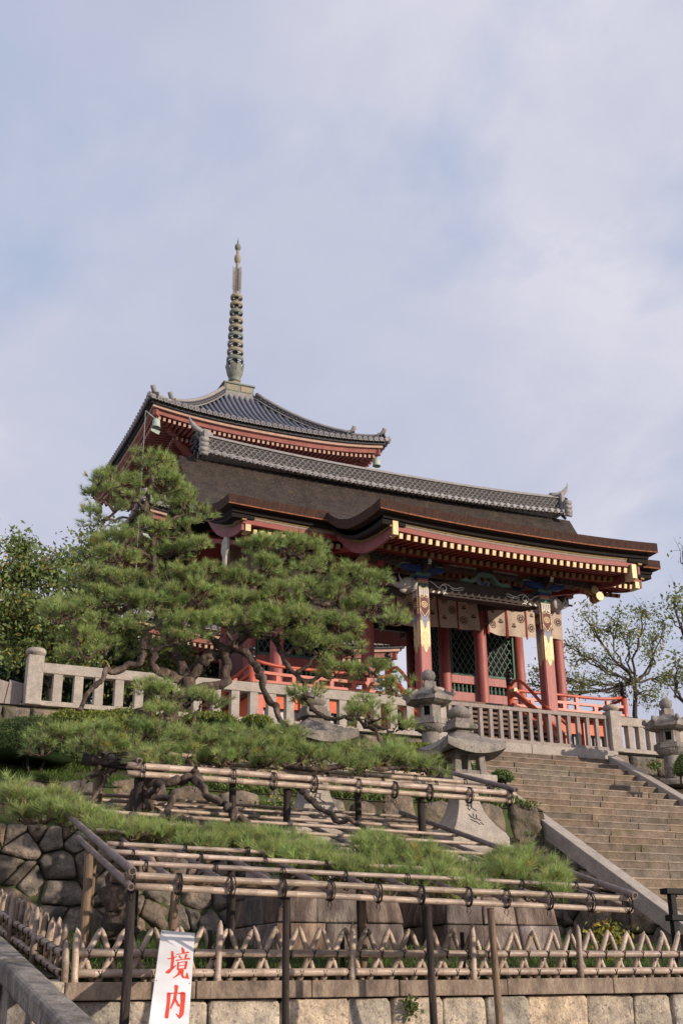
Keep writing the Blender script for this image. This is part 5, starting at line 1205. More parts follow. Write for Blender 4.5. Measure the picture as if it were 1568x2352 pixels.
def storey(z0,z1,h,bal=True):
    m=MB(); m.box(PX-h,PX+h,PY-h,PY+h,z0,z1); m.build('wall','dark',PG)
    for k in range(4):
        for i in range(4):
            x=-h+2*h*i/3; p=rot4((PX+x,PY-h,0),k); MB().lathe([(.17,z0),(.17,z1)],12,p).build('column','pagoda_red',PG)
        m=MB()
        for za,zb in ((z0+.05,z0+.25),(z1-1.3,z1-1.1),(z0+1.2,z0+1.35)):
            a=rot4((PX-h,PY-h-.1,za),k); b=rot4((PX+h,PY-h-.1,za),k); m.bar(a+Vector((0,0,(zb-za)/2)),b+Vector((0,0,(zb-za)/2)),.1,zb-za)
        for i in range(4):     # three-stepped bracket arms
            x=-h+2*h*i/3
            for j,(dd,zz) in enumerate(((.3,-1.0),(.65,-.72),(1.0,-.45))):
                m.bar(rot4((PX+x,PY-h,z1+zz),k),rot4((PX+x,PY-h-dd,z1+zz+.03),k),.16,.18); m.bar(rot4((PX+x-.4,PY-h-dd,z1+zz+.17),k),rot4((PX+x+.4,PY-h-dd,z1+zz+.17),k),.14,.14)
                for s_ in (-.34,0,.34): m.bar(rot4((PX+x+s_-.09,PY-h-dd,z1+zz+.29),k),rot4((PX+x+s_+.09,PY-h-dd,z1+zz+.29),k),.18,.1)
        a=rot4((PX-h-1.0,PY-h-1.0,z1-.12),k); b=rot4((PX+h+1.0,PY-h-1.0,z1-.12),k); m.bar(a,b,.16,.16)
        a=rot4((PX-h-.15,PY-h-.15,z1-.95),k); b=rot4((PX-h-1.45,PY-h-1.45,z1-.55),k); m.bar(a,b,.22,.26)
        a=rot4((PX-h-.15,PY-h-.15,z1-1.45),k); b=rot4((PX-h-.95,PY-h-.95,z1-1.25),k); m.bar(a,b,.22,.26)
        m.build('bracket_work','pagoda_red',PG)
        m=MB()
        for i in range(18): x=-h+.2+(2*h-.4)*i/17; m.bar(rot4((PX+x,PY-h-.04,z0+1.35),k),rot4((PX+x,PY-h-.04,z1-1.35),k),.05,.05,up=(1,1,0))
        m.build('window_bars','greenpaint',PG)
        if bal:
            g_=h+.85; m=MB()
            for zz in (.35,.6,.85): m.bar(rot4((PX-g_-.2,PY-g_,z0+zz),k),rot4((PX+g_+.2,PY-g_,z0+zz),k),.08,.08)
            for i in range(9): x=-g_+2*g_*i/8; m.bar(rot4((PX+x,PY-g_,z0+.05),k),rot4((PX+x,PY-g_,z0+.88),k),.09,.09,up=(1,1,0))
            m.bar(rot4((PX-g_-.1,PY-g_+.4,z0),k),rot4((PX+g_+.1,PY-g_+.4,z0),k),1.0,.12); m.build('balcony_rail','pagoda_red',PG)
pagoda_roof(5.37,24.05,.82,3.55,True); pagoda_roof(5.5,19.45,2.9,1.5); pagoda_roof(5.72,14.8,3.1,1.5)
storey(20.7,23.75,2.35); storey(16.1,19.15,2.55); storey(8.2,14.5,2.8,False)
m=MB(); m.box(PX-4.4,PX+4.4,PY-4.4,PY+4.4,7.05,8.2); m.build('stone_base','granite_old',PG)
# spire
SP=PG
m=MB()
for i,(h_,z) in enumerate([(.92-.02*j,27.12+.075*j) for j in range(6)]): m.box(PX-h_,PX+h_,PY-h_,PY+h_,z,z+.062)
m.build('tile_course','tile_lt',SP,bevel=.01)
m=MB(); m.box(PX-.72,PX+.72,PY-.72,PY+.72,27.57,28.02); m.box(PX-.78,PX+.78,PY-.78,PY+.78,28.02,28.10); m.box(PX-.77,PX+.77,PY-.77,PY+.77,27.55,27.60)
rb=m.build('dew_basin','bronze_green',SP,bevel=.012)
m=MB()
for k in range(4):
    for x in (-.36,.36): a=rot4((PX+x-.28,PY-.735,27.82),k); b=rot4((PX+x+.28,PY-.735,27.82),k); m.bar(a,b,.03,.28)
m.build('panel','bronze_rust',rb,bevel=.008)
m=MB(); m.lathe([(.42,28.08),(.40,28.25),(.34,28.40),(.22,28.50),(.18,28.53)],24,(PX,PY,0)); m.build('inverted_bowl','bronze_rust',SP)
m=MB(); m.lathe([(.22,28.52),(.31,28.60),(.25,28.68),(.30,28.76),(.36,28.92),(.38,29.0),(.22,28.99),(.15,28.95)],24,(PX,PY,0))
for k in range(8):
    th=2*PI*k/8+.2; d=Vector((math.cos(th),math.sin(th),0)); s_=Vector((-d.y,d.x,0)); o=Vector((PX,PY,28.92))
    prof=[(.34,0,.12),(.37,.16,.145),(.40,.32,.13),(.44,.46,.09),(.43,.56,.02)]
    v=[]
    for r,z,w_ in prof: v+=[o+d*r+Vector((0,0,z))-s_*w_,o+d*(r+.03)+Vector((0,0,z)),o+d*r+Vector((0,0,z))+s_*w_]
    m.add(v+[q-d*.03 for q in v],[(3*i+j,3*i+j+1,3*i+j+4,3*i+j+3) for i in range(4) for j in range(2)]+[(15+3*i+j,15+3*i+j+3,15+3*i+j+4,15+3*i+j+1) for i in range(4) for j in range(2)],True)
m.build('lotus_crown','bronze_green',SP)
m=MB(); m.lathe([(.09,28.9),(.085,34.8),(.08,35.0),(.07,36.0),(.02,36.05)],14,(PX,PY,0)); m.build('spire_shaft','bronze_rust',SP)
for i in range(9):
    f=i/8; z=29.72+(33.2-29.72)*f; r=.40-.11*f; h=.10-.015*f
    m=MB(); v=[]; n=28
    for (rr,zz) in ((r,-h),(r+.015,0),(r,h),(r-.035,h),(r-.03,0),(r-.035,-h)):
        for j in range(n): th=2*PI*j/n; v.append((PX+rr*math.cos(th),PY+rr*math.sin(th),z+zz))
    m.add(v,[(a*n+j,a*n+(j+1)%n,((a+1)%6)*n+(j+1)%n,((a+1)%6)*n+j) for a in range(6) for j in range(n)],True)
    for j in range(4): th=j*PI/2+.5; m.bar((PX,PY,z+.1),(PX+(r-.02)*math.cos(th),PY+(r-.02)*math.sin(th),z+.1),.04,.05)
    ring=m.build('spire_ring','bronze_rust' if i%3 else 'bronze_green',SP)
    MB().lathe([(.12-.02*f,z-.10),(.14-.03*f,z),(.115-.02*f,z+.12)],14,(PX,PY,0)).build('hub','bronze_dark',ring)
for k in range(4):
    th=k*PI/2+.42; d=Vector((math.cos(th),math.sin(th),0)); m=MB(); o=Vector((PX,PY,33.55))
    m.tube([o+d*.21,o+d*.21+Vector((0,0,1.3))],.013,5); m.tube([o+d*.12,o+d*.12+Vector((0,0,1.3))],.016,5)
    for j in range(16):
        z=.04+j*.08; m.tube([o+d*.21+Vector((0,0,z)),o+d*.27+Vector((0,0,z+.02)),o+d*.32+Vector((0,0,z+.10))],[.015,.012,.006],4); m.tube([o+d*.11+Vector((0,0,z)),o+d*.16+Vector((0,0,z+.06)),o+d*.21+Vector((0,0,z+.02))],.010,4)
    m.build('water_flame','bronze_rust',SP)
for z,r,h,mt in ((35.44,.165,.26,'bronze_rust'),(36.13,.155,.19,'bronze_green')):
    MB().lathe([(.05,z-h)]+[(r*math.cos(t)**.7,z+h*math.sin(t)) for t in np.linspace(-1.25,1.25,11)]+[(.03,z+h)],18,(PX,PY,0)).build('jewel',mt,SP)
MB().lathe([(.035,36.3),(.03,36.45),(.012,36.6),(.0,36.80)],8,(PX,PY,0)).build('spike','bronze_dark',SP)
m=MB(); q=rot4((PX-5.1,PY-5.1,23.4),0); m.tube([q+Vector((-.35,0,.15)),q+Vector((-.40,-.1,-6)),q+Vector((-.44,-.2,-15.5))],.018,5); m.tube([q+Vector((-.35,0,.15)),q+Vector((.2,.2,-.1))],.035,5); m.build('lightning_cable','cable',PG)
# ================================================================ PINE
PT=thing('pine_tree',P(275,2165,Y=12.6),'spreading cloud-pruned pine trained over the bamboo trellises','tree')
prn=random.Random(77)
def wig(pts,amp,k=4,rn=prn):
    out=[]; 
    for i in range(len(pts)-1):
        a,b=Vector(pts[i]),Vector(pts[i+1]); p0=Vector(pts[max(i-1,0)]); p3=Vector(pts[min(i+2,len(pts)-1)])
        for j in range(k):
            t=j/k; q=.5*((2*a)+(b-p0)*t+(2*p0-5*a+4*b-p3)*t*t+(3*a-p0-3*b+p3)*t**3); out.append(q+Vector((rn.gauss(0,1),rn.gauss(0,1),rn.gauss(0,1)))*amp*(1 if (i or j) else 0))
    out.append(Vector(pts[-1])); return out
def limb(nm,pts,r0_,r1_,amp=.02,par=PT,n=8,k=4,mt='pinebark'):
    w_=wig(wig(pts,amp*1.3,k),.006,2); L_=len(w_); rad=[(r0_+(r1_-r0_)*(i/(L_-1)))*prn.uniform(.8,1.25)*(1 if nm=='trunk' else .66) for i in range(L_)]
    m=MB(); m.tube(w_,rad,n+3,jit=.5); return m.build(nm,mt,par),w_
SK=[]
def pxl(l): return [P(x,y,Y=Y) for x,y,Y in l]
def L2(nm,l,a,b,amp=.02,n=8,k=4):
    o,w_=limb(nm,pxl(l),a,b,amp,n=n,k=k); SK.extend(w_); return o
L2('trunk',[(272,2175,12.6),(262,2080,12.6),(280,1990,12.8),(318,1900,13.2),(345,1800,14.),(372,1700,14.8),(398,1620,15.2),(430,1555,15.4)],.14,.085,.03,12,5)
L2('limb',[(430,1560,15.4),(470,1520,15.3),(520,1490,15.2),(560,1462,15.1),(610,1440,15.)],.12,.075,.03,10)
L2('limb',[(428,1560,15.4),(400,1500,15.6),(372,1430,15.8),(352,1350,16.),(353,1280,16.),(348,1210,16.),(335,1165,16.),(350,1110,16.)],.11,.04,.012,9)
L2('limb',[(425,1565,15.3),(385,1548,15.2),(352,1530,15.),(350,1490,15.),(325,1478,15.),(330,1512,14.9),(290,1530,14.8),(245,1550,14.7),(205,1590,14.6),(185,1625,14.5)],.09,.04,.02,9)
L2('limb',[(520,1495,15.2),(515,1560,15.),(470,1580,14.9),(400,1600,14.8),(330,1632,14.6),(300,1650,14.5)],.09,.05,.02)
L2('limb',[(540,1480,15.1),(590,1530,14.9),(600,1560,14.8),(622,1610,14.6),(650,1660,14.3),(700,1700,14.)],.085,.04,.015)
L2('limb',[(610,1440,15.),(640,1500,14.9),(690,1560,14.7),(700,1600,14.5),(730,1640,14.3),(790,1650,14.2),(850,1670,14.)],.06,.03,.015)
L2('limb',[(610,1442,15.),(680,1400,15.),(740,1385,14.9),(800,1400,14.8),(860,1420,14.7)],.09,.03,.015)
L2('limb',[(560,1465,15.1),(560,1400,15.3),(590,1340,15.4),(640,1300,15.5),(660,1270,15.5)],.08,.035,.015)
L2('limb',[(520,1495,15.2),(455,1440,15.3),(420,1400,15.4),(330,1390,15.4),(250,1410,15.4),(160,1420,15.4)],.085,.03,.02)
L2('limb',[(690,1395,15.),(740,1440,14.9),(800,1500,14.8),(870,1560,14.7),(910,1590,14.6)],.045,.02,.012)
L2('limb',[(353,1285,16.),(320,1265,16.),(280,1262,16.)],.05,.02,.01); L2('limb',[(353,1280,16.),(400,1275,16.),(450,1262,16.)],.045,.02,.01)
L2('limb',[(340,1170,16.),(300,1150,16.),(250,1190,16.1)],.045,.02,.01); L2('limb',[(340,1165,16.),(300,1190,16.),(232,1195,16.)],.04,.015,.01)
L2('limb',[(352,1225,16.),(400,1190,16.),(440,1180,16.)],.04,.02,.01); L2('limb',[(350,1220,16),(300,1215,16.1),(240,1235,16.1)],.035,.015,.01)
# low limbs over the trellises
L2('limb',[(330,1870,13.2),(345,1840,13.),(352,1800,13.),(372,1815,12.8),(400,1870,12.4),(440,1890,12.1),(470,1905,11.9),(488,1930,11.8),(560,1945,11.7),(640,1960,11.6)],.065,.03,.02,9)
L2('limb',[(352,1800,13.1),(420,1790,12.9),(460,1790,12.8),(490,1830,12.5),(530,1862,12.3),(545,1880,12.1),(590,1910,11.9),(660,1935,11.8),(760,1960,11.6),(850,1990,11.4)],.07,.025,.02,9)
L2('limb',[(680,1800,13.2),(720,1840,12.8),(770,1880,12.5),(820,1890,12.3),(850,1910,12.1),(910,1950,11.8),(980,1990,11.2),(1060,2010,11.)],.05,.025,.012)
L2('limb',[(340,1640,14.9),(300,1720,14.2),(250,1770,13.7),(190,1800,13.4),(165,1850,13.)],.06,.03,.015); L2('limb',[(385,1660,14.9),(470,1700,14.),(560,1740,13.6),(700,1760,13.3),(860,1760,13.2),(960,1765,13.2)],.08,.03,.02)
L2('limb',[(360,1690,14.8),(280,1700,14.3),(180,1700,14.2),(110,1695,14.2)],.06,.03,.015); L2('limb',[(850,1990,11.4),(960,2010,11.),(1100,2040,10.7),(1240,2050,10.5)],.03,.015,.01)
L2('limb',[(250,1770,13.7),(200,1860,12.9),(120,1850,12.8),(60,1850,12.8)],.035,.015,.012); L2('limb',[(300,1870,12.9),(330,1920,12.2),(280,1915,12.),(240,1905,12.)],.035,.015,.012)
SKA=np.array([tuple(v) for v in SK])
def pad(x,y,hw,hh,Y,dens=1.,dep=.8,up=.95,nl=.125,flat=False,nw=.0042,npt=30,droop=0.,gap=.0,par=PT):
    """one cloud-pruned pad of foliage made of small branchlets of needle tufts"""
    c=P(x,y,Y=Y); k=1/ppm(c); hw*=.84 if y<1810 else 1.0; hh*=.80 if y<1810 else .95; rx=hw*k; rz_=hh*k; ry=min(max(rx*dep,.35),1.0); rng=np.random.default_rng(int(x*7+y*13))
    area=PI*rx*ry; ncl=max(6,int(area*30*dens)); C=[];D=[]; tw=MB()
    near=SKA[np.argmin(((SKA-np.array(c))**2).sum(1))]; root=Vector(near)
    ctr=c+Vector((0,0,-rz_*.55)); w_=wig([root,root.lerp(ctr,.5)+Vector((0,0,.03)),ctr],.015,4); tw.tube(w_,[max(.012,.032*(1-.5*i/len(w_))) for i in range(len(w_))],6,jit=.2)
    for i in range(ncl):
        a=rng.uniform(0,2*PI); r=math.sqrt(rng.uniform(0,1)); u,v=r*math.cos(a),r*math.sin(a)
        lump=.25*noise.noise(Vector((u*2.2+x,v*2.2,y*.1)))
        h=(1-r*r)**.5
        lay=1. if rng.uniform()<.8 else rng.uniform(-.1,.8)
        cc=Vector((c.x+rx*u*(1+lump*.5),c.y+ry*v,c.z+rz_*(h*lay*1.3-.45+lump*1.3-droop*r*r)))
        if gap and noise.noise(cc*2.3)>.5-gap: continue
        if i%2==0:
            st_=ctr+Vector((rx*u*.25,ry*v*.25,0)); q=wig([st_,st_.lerp(cc,.6)+Vector((0,0,-.04)),cc-Vector((0,0,.05))],.012,3); tw.tube(q,[.014,.012,.011,.01,.008,.006,.005][:len(q)]+[.005]*max(0,len(q)-7),4,cap=False)
        nt_=rng.integers(8,13)
        for j in range(nt_):
            o=rng.normal(size=3)*np.array([.065,.065,.03]); C.append(np.array(cc)+o)
            d=np.array([u*.75+o[0]*5,v*.75+o[1]*5,up if lay>.2 else .5])+rng.normal(0,.22,3); D.append(d)
            if j%3==0: tw.tube([cc-Vector((0,0,.06)),Vector(C[-1])],[.005,.004],3,cap=False,sm=False)
    V,F,T=needle_geo(np.array(C),np.array(D),npt,nl,nw,R(50),rng)
    o=np_mesh('needle_pad',V,F,['needle'],par,T); tw.build('twigs','twig',o); return o
pads=[ # crown
(345,1068,68,34,16.,1.2),(265,1112,62,30,16.,1.1),(370,1120,70,30,15.9,1.1),(232,1140,34,24,16.1,.7),(425,1160,60,30,16.,1.1),(330,1160,60,22,15.7,.6),(238,1190,46,34,16.1,.40),(455,1190,36,24,16.,1.),
(290,1245,75,26,16.,.9),(345,1222,60,22,15.9,.8),(420,1225,72,28,15.9,1.1),(215,1262,42,28,16.2,.7),(270,1285,60,22,15.8,.9),(455,1265,52,18,15.8,1.),(395,1262,40,14,15.8,.7),
# right domes
(600,1268,62,36,15.5,1.2),(690,1268,66,40,15.5,1.3),(640,1255,70,28,15.7,1.1),(730,1300,40,28,15.4,1.1),(600,1310,55,28,15.2,1.),(690,1325,62,26,15.2,1.),
(800,1330,52,32,14.9,1.1),(855,1345,44,34,14.8,1.1),(850,1400,62,32,14.6,1.2),(890,1425,38,24,14.5,1.1),(775,1370,50,28,14.8,1.1),
# middle mass
(470,1325,80,36,15.4,1.1),(395,1330,60,30,15.5,1.),(300,1340,85,28,15.7,.9),(205,1328,62,26,15.9,.8),(540,1340,62,32,15.3,1.),(250,1380,95,34,15.3,1.1),(350,1385,90,36,15.1,1.2),(450,1375,80,36,15.,1.2),
(545,1385,72,36,14.9,1.2),(640,1370,70,34,14.9,1.1),(710,1360,60,30,14.8,1.),(700,1420,75,34,14.6,1.2),(620,1420,65,32,14.7,1.1),(780,1440,60,30,14.5,1.1),(160,1400,62,36,15.5,.9),(130,1420,42,32,15.5,.7),
(520,1440,65,34,14.7,1.),(430,1440,66,34,14.8,1.),(345,1435,66,26,15.,.8),(250,1440,66,30,15.2,.6),(180,1465,66,34,15.4,.7),(240,1490,60,28,15.3,.6),(190,1500,50,28,15.2,.5),(340,1500,45,22,15.6,.6),
(735,1490,50,30,14.5,1.),(700,1470,42,24,14.6,.8),(810,1490,30,30,14.6,.45),(775,1545,56,22,14.4,.9),(850,1545,46,22,14.4,.9),(905,1578,32,20,14.3,1.),(700,1595,26,18,14.4,.6),
(410,1600,78,40,14.3,1.1),(380,1640,60,28,14.2,.9),(455,1620,50,30,14.2,.9),(340,1590,30,26,14.5,.6),
(860,1640,60,32,13.9,.9),(900,1670,40,26,13.8,.8),(830,1618,36,22,14.,.6),
# broad low pads on the upper trellis
(150,1695,82,28,14.2,1.1),(100,1725,56,28,14.,.9),(215,1692,75,26,14.,1.1),(300,1690,75,28,13.8,1.1),(225,1722,80,26,13.6,1.),(375,1692,75,30,13.6,1.2),(460,1700,75,30,13.5,1.2),(330,1722,75,26,13.4,1.1),(430,1735,75,26,13.3,1.1),
(545,1700,75,32,13.4,1.2),(520,1745,65,24,13.2,1.1),(620,1715,70,30,13.4,1.2),(610,1750,60,22,13.2,1.1),(690,1738,66,22,13.4,1.),(740,1750,60,24,13.3,1.),(800,1735,55,26,13.5,.9),(820,1770,55,20,13.3,1.),(890,1725,50,26,13.7,.9),(920,1755,60,26,13.4,1.1),(980,1768,50,22,13.3,1.1),
(40,1850,52,26,12.8,1.),(110,1842,45,22,12.7,.9),(95,1878,60,24,12.5,1.),(15,1825,36,24,12.9,.9),
# lowest pads on the front trellis
(640,1445,60,28,14.6,1.),(560,1425,60,28,14.8,1.),(410,1470,50,22,14.7,.8),(650,1690,60,24,13.6,1.),(560,1728,70,26,13.2,1.1),(380,1750,70,20,13.1,1.),(880,1745,60,26,13.4,1.),(180,1885,50,20,12.3,1.),(640,1965,70,24,11.3,1.1),(240,1902,56,18,12.1,1.1),(310,1918,66,22,11.9,1.2),(385,1932,74,24,11.8,1.2),(460,1944,66,22,11.6,1.1),(505,1930,50,20,11.9,1.),(560,1940,66,28,11.7,1.2),(640,1945,66,26,11.6,1.1),(600,1965,55,16,11.3,.9),(710,1965,66,26,11.4,1.1),(770,1990,66,26,11.2,1.1),(700,2000,60,20,11.,.9),
(850,1962,80,42,11.3,1.4),(870,2010,85,38,10.9,1.4),(940,1985,85,46,11.1,1.4),(965,2030,80,34,10.6,1.3),(1040,2020,85,40,10.8,1.4),(1050,2050,66,26,10.4,1.2),(1130,1985,48,34,11.1,.6),(1140,2028,85,42,10.7,1.4),(1180,1985,66,34,11.,1.3),(1225,2022,72,38,10.6,1.4),(1262,2050,46,28,10.4,1.3),(780,2010,70,30,10.9,1.1),(690,1985,70,30,11.1,1.1)]
for (x,y,hw,hh,Y,dn_) in pads:
    lowp=y>1810; pad(x,y,hw,hh,Y,dn_*(1.0 if not lowp else 1.15),.7 if not lowp else .9,nl=.105 if not lowp else .12,nw=.0052 if y<1600 else .0044,gap=.0 if lowp else .08,up=1.5 if lowp else .95)
# ================================================================ SHRUBS, GRASS, BACKGROUND TREES
def shrub(nm,c,r,lab,cat,n,size,mt='azalea',seed=1,grp=None,warm=0.):
    rng=np.random.default_rng(seed); t=thing(nm,(c[0],c[1],c[2]-r[2]*.6),lab,cat,grp)
    u=unit(rng.normal(size=(n,3))); u[:,2]=np.abs(u[:,2])*1.0-.15; rr=(1-rng.uniform(0,.25,(n,1))**1.5)
    l=np.array([noise.noise(Vector(q)*2.2+Vector((seed,0,0))) for q in u])[:,None]; pts=np.array(c)+u*np.array(r)*rr*(1+.16*l)
    V,F,T=leaf_geo(pts,size,rng,-.3,.55,.3,warm); np_mesh('foliage',V,F,[mt],t,T)
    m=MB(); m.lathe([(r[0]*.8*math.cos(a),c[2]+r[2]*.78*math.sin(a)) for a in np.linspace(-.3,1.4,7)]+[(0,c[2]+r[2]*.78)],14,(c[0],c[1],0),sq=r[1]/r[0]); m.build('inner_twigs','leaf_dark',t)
    for k in range(3): m=MB(); a=k*2.1; m.tube([(c[0]+.1*math.cos(a),c[1]+.1*math.sin(a),c[2]-r[2]*.7),(c[0]+r[0]*.4*math.cos(a),c[1]+r[1]*.4*math.sin(a),c[2]+r[2]*.3)],[.03,.015],5); m.build('stem','treebark',t)
    return t
AZ='clipped azalea mounds on the slope'
for i,(x,y,hw,hh,Y,lab,mt) in enumerate([(75,1725,120,88,20.3,'large dark clipped azalea at the far left above the boulder wall','leaf'),(190,1690,120,62,21.2,'clipped azalea mound under the left end of the long railing','azalea'),(290,1672,110,42,22.2,'low yellow-green azalea mound below the fourth baluster region','azalea'),
 (300,1730,70,50,20.8,'shaded azalea mound between the trellis posts','leaf'),(590,1665,40,26,22.3,'small round yellow-green azalea left of the half-hidden great lantern','azalea'),(480,1660,70,25,22.6,'flat azalea behind the pine trunk','azalea'),(760,1730,70,30,21.6,'azalea mound right of the half-hidden great lantern','azalea'),(960,1735,65,30,21.2,'golden-green azalea between the tall lantern and the great lantern','azalea'),
 (1150,1790,24,24,19.9,'small round dark azalea ball at the edge of the stairs','leaf'),(1075,1770,30,18,20.4,'small dark azalea beside the slab of the great lantern','leaf'),(1571,1770,22,42,20.8,'dark shrub at the right edge beside the right lantern','leaf')]):
    c=P(x,y,Y=Y); k=1/ppm(c); shrub('azalea_bush',(c.x,c.y,c.z),(hw*k,max(.3,min(hw*k,1.)),hh*k),lab if 'region' not in lab else 'low yellow-green azalea mound under the middle of the long railing','shrub',int(2600*hw*hh/3000)+500,.055,mt,i+1,AZ)
def grass(nm,n,fx,lab_kind,mt='grass',h=.09,seed=3,w_=.008,lean=.5):
    rng=np.random.default_rng(seed); C=np.array([fx(rng) for _ in range(n)]); V=[];m=n
    d=unit(np.stack([rng.normal(0,lean,m),rng.normal(0,lean,m),np.ones(m)],1)); s_=unit(np.cross(d,rng.normal(size=(m,3)))); L_=h*rng.uniform(.4,1.4,(m,1))
    V=np.stack([C-s_*w_,C+s_*w_,C+d*L_],1).reshape(-1,3); T=rng.uniform(.6,1.4,(m,1))*np.ones((1,3))
    np_mesh(nm,V,np.arange(m*3).reshape(-1,3),[mt],None,T,kind='stuff')
def gpt(x,y,z): return (x,y,z+.05*noise.noise(Vector((x*.9,y*.9,0)))+.0)
def on_slope(rng):
    while True:
        x=rng.uniform(2.5,13); y=rng.uniform(19.75,23.9)
        if noise.noise(Vector((x*.8,y*.8,3)))>-.35: return gpt(x,y,gz(x,y))
grass('grass_slope',52000,on_slope,None,h=.10,seed=3)
grass('bed_grass',26000,lambda r:(lambda x,y:gpt(x,y,gz(x,y)))(r.uniform(2.3,13),11.2+8.*r.uniform()**1.3),None,h=.075,seed=4)
grass('coping_grass',5200,lambda r:(2.4+10*r.uniform(),11.2+.16*r.uniform(),1.72),None,h=.05,seed=5,w_=.006)
grass('ground_leaves',5000,lambda r:(lambda x,y:(x,y,gz(x,y)+.1*r.uniform()))(r.uniform(6.5,12.8),19.75+r.uniform()**2*1.2),None,mt='leaf',h=.12,seed=6,w_=.03,lean=1.2)
def weed(x,y,Y,hw,hh,n,lab,mt='leaf',size=.05,seed=1,warm=.1,off=.05):
    c=P(x,y,Y=Y); k=1/ppm(c); rng=np.random.default_rng(seed); t=thing('weed',c-Vector((0,0,hh*k)),lab,'plant')
    C=np.array(c)+rng.normal(0,.45,(n,3))*np.array([hw*k,off*2,hh*k]); V,F,T=leaf_geo(C,size,rng,.4,.6,.3,warm); np_mesh('leaves',V,F,[mt],t,T)
    m=MB(); 
    for i in range(5): a=Vector(C[i*3]); m.tube([c-Vector((0,0,hh*k*.9)),(a+c)/2+Vector((.02*i,0,0)),a],[.006,.005,.003],4)
    m.build('stems','twig',t)
weed(943,2308,10.93,16,26,160,'small fern tuft growing from a joint of the front retaining wall','leaf',.045,1,.0,.03)
weed(1400,2150,11.7,55,38,420,'yellowing vine behind the fence below the right end of the lower trellis','azalea',.06,2,.25)
weed(1215,1915,19.3,20,9,60,'little weed in the joint of the boulder wall beside the flared lantern foot','leaf',.05,3)
weed(1500,1755,23.4,20,14,160,'green weed in the boulders right of the stair stringer','leaf',.07,4)
weed(640,1850,19.2,60,18,420,'leafy creeper on the boulders behind the trellis','leaf',.08,6,.1,.1)
weed(1215,1845,19.6,35,10,120,'grassy weeds by the stair stringer top of the boulder wall','leaf',.06,5)
def tree(nm,lab,base,crown,n,size,mt,seed,h_tr=None,spars=1.,warm=.1,tr=.16,droop=.5,grp='trees behind the terrace',twl=.5):
    """crown: list of (x,y,hw,hh,Y) clumps as seen, joined to the trunk by limbs"""
    rng=np.random.default_rng(seed); rn=random.Random(seed); b=P(*base[:2],Y=base[2]); b=Vector((b.x,b.y,7.0)); t=thing(nm,b,lab,'tree',grp)
    cl=[(P(x,y,Y=Y),hw/ppm(P(x,y,Y=Y)),hh/ppm(P(x,y,Y=Y))) for x,y,hw,hh,Y in crown]; mc=sum((c for c,_,_ in cl),Vector())/len(cl)
    fork=b.lerp(Vector((mc.x,mc.y,min(c.z for c,_,_ in cl)-.3)),.75); fork=Vector((b.x*.6+fork.x*.4,b.y*.6+fork.y*.4,fork.z)) if h_tr is None else Vector((P(*h_tr[:2],Y=h_tr[2])))
    m=MB(); m.tube(wig([b,b.lerp(fork,.5)+Vector((.1,0,0)),fork],.05,4,rn),[tr*(1-.05*i) for i in range(9)],9,jit=.15); m.build('trunk','treebark',t)
    m=MB(); PTS=[]; tot=sum(a*h for _,a,h in cl)
    for c,rx,rz_ in cl:
        w_=wig([fork,fork.lerp(c,.5)+Vector((rn.gauss(0,.2),rn.gauss(0,.2),-.1*(c-fork).length*.5)),c],.05,4,rn); m.tube(w_,[tr*.45*(1-.09*i) for i in range(len(w_))],6,jit=.1)
        for q in range(max(3,int(9*rx*rz_*spars))):
            e=c+Vector((rn.gauss(0,.55)*rx,rn.gauss(0,.5)*rx,rn.gauss(0,.55)*rz_)); s_=w_[rn.randrange(len(w_)//2,len(w_))]; v=wig([s_,s_.lerp(e,.5),e],.04,3,rn); m.tube(v,[.035,.03,.025,.02,.016,.012,.008],4,cap=False)
            for _ in range(3): e2=e+Vector((rn.gauss(0,1),rn.gauss(0,1),rn.gauss(.1,.8)))*.35*twl*1.6; m.tube([e,(e+e2)/2+Vector((0,0,.04)),e2],[.009,.007,.003],3,cap=False,sm=False); 
            k=int(n*(rx*rz_/tot)/max(3,int(9*rx*rz_*spars)))
            for _ in range(max(2,k)):
                f=rn.random(); base_=e if rn.random()<.6 else v[rn.randrange(3,len(v))]; PTS.append((base_.x+rng.normal(0,.23*twl*1.4),base_.y+rng.normal(0,.23*twl*1.4),base_.z+rng.normal(0,.17*twl*1.4)))
    m.build('limbs','treebark',t); V,F,T=leaf_geo(np.array(PTS),size,rng,droop,.48,.35,warm); np_mesh('crown',V,F,[mt],t,T); return t
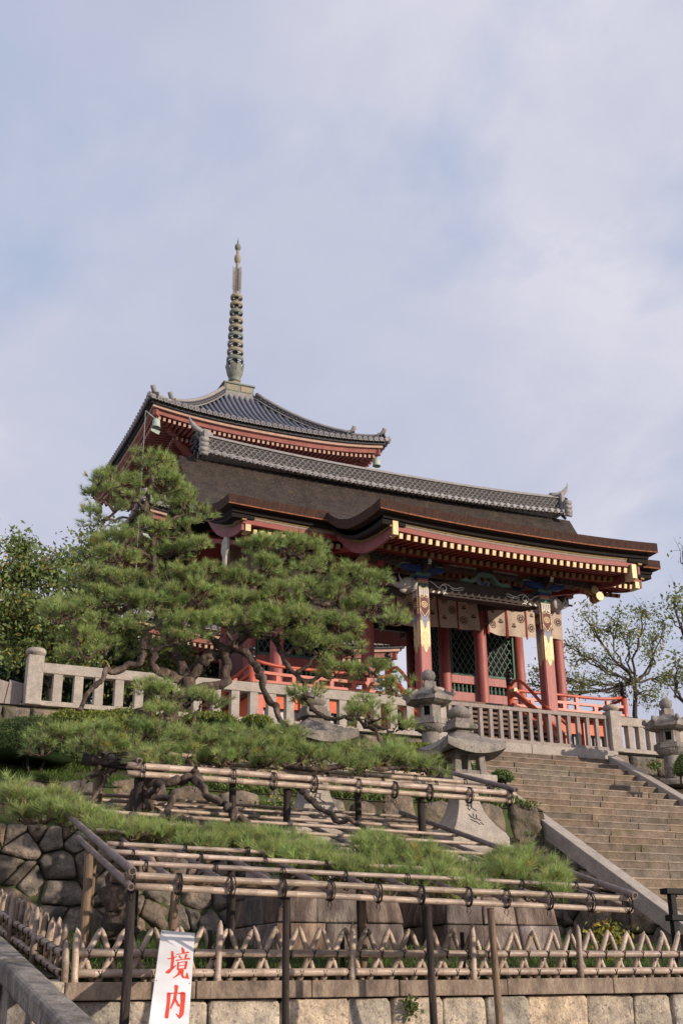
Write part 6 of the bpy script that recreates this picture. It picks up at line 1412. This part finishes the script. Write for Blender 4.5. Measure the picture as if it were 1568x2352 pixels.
tree('deciduous_tree','leafy tree with yellowing leaf tips at the left behind the railing',(120,1600,31),[(60,1250,30,40,31),(20,1330,60,45,31),(110,1310,60,40,31),(60,1390,80,45,30.5),(160,1390,60,40,31),(210,1230,26,18,31.5),(190,1290,40,30,31.5),(240,1330,50,40,31.5),(20,1450,70,50,30.5),(130,1470,90,45,30),(230,1430,60,50,31)],17000,.15,'leaf',5,warm=.10,spars=2.2,twl=.8)
tree('broadleaf_tree','dark broadleaf tree low at the left edge behind the railing',(60,1640,34),[(10,1500,60,60,34),(80,1530,70,60,34),(170,1540,80,50,34),(30,1590,70,50,33),(270,1540,80,50,34),(360,1560,80,45,34),(150,1600,90,40,33),(450,1580,70,40,34)],22000,.17,'leaf_dark',6,warm=0.,spars=1.6,tr=.2,twl=.9)
tree('garden_tree','green tree between the pine crown and the pagoda base',(280,1620,33),[(300,1480,60,50,33),(240,1400,50,60,33.5),(400,1520,60,40,32.5),(300,1330,60,40,34),(330,1560,70,35,32)],6000,.14,'leaf',7,warm=.08,spars=1.4,twl=.8)
tree('cherry_tree','sparse cherry tree with reddish leaves right of the gate',(1452,1640,36),[(1340,1420,34,26,36),(1400,1440,40,34,36),(1440,1460,40,36,36),(1480,1400,36,24,36),(1525,1430,30,26,36),(1340,1500,40,22,36),(1300,1480,26,18,36),(1390,1510,44,22,36),(1330,1560,60,20,36),(1240,1545,50,24,36),(1420,1570,60,24,36),(1500,1480,40,30,36),(1530,1550,40,30,36),(1290,1590,60,18,36),(1480,1600,50,20,36),(1210,1570,40,16,36)],5600,.13,'leaf',8,h_tr=(1455,1570,36),warm=.2,spars=1.5,tr=.13,grp=None,twl=.75)
tree('leaning_tree','darker tree reaching in from the right edge of the photo',(1640,1640,31),[(1545,1380,30,18,31),(1562,1400,20,24,31),(1560,1530,22,24,31),(1550,1560,26,18,31),(1600,1450,40,60,31),(1620,1540,40,50,31),(1566,1265,10,10,31)],1500,.16,'leaf',9,warm=.05,spars=1.5,grp=None,twl=.7)
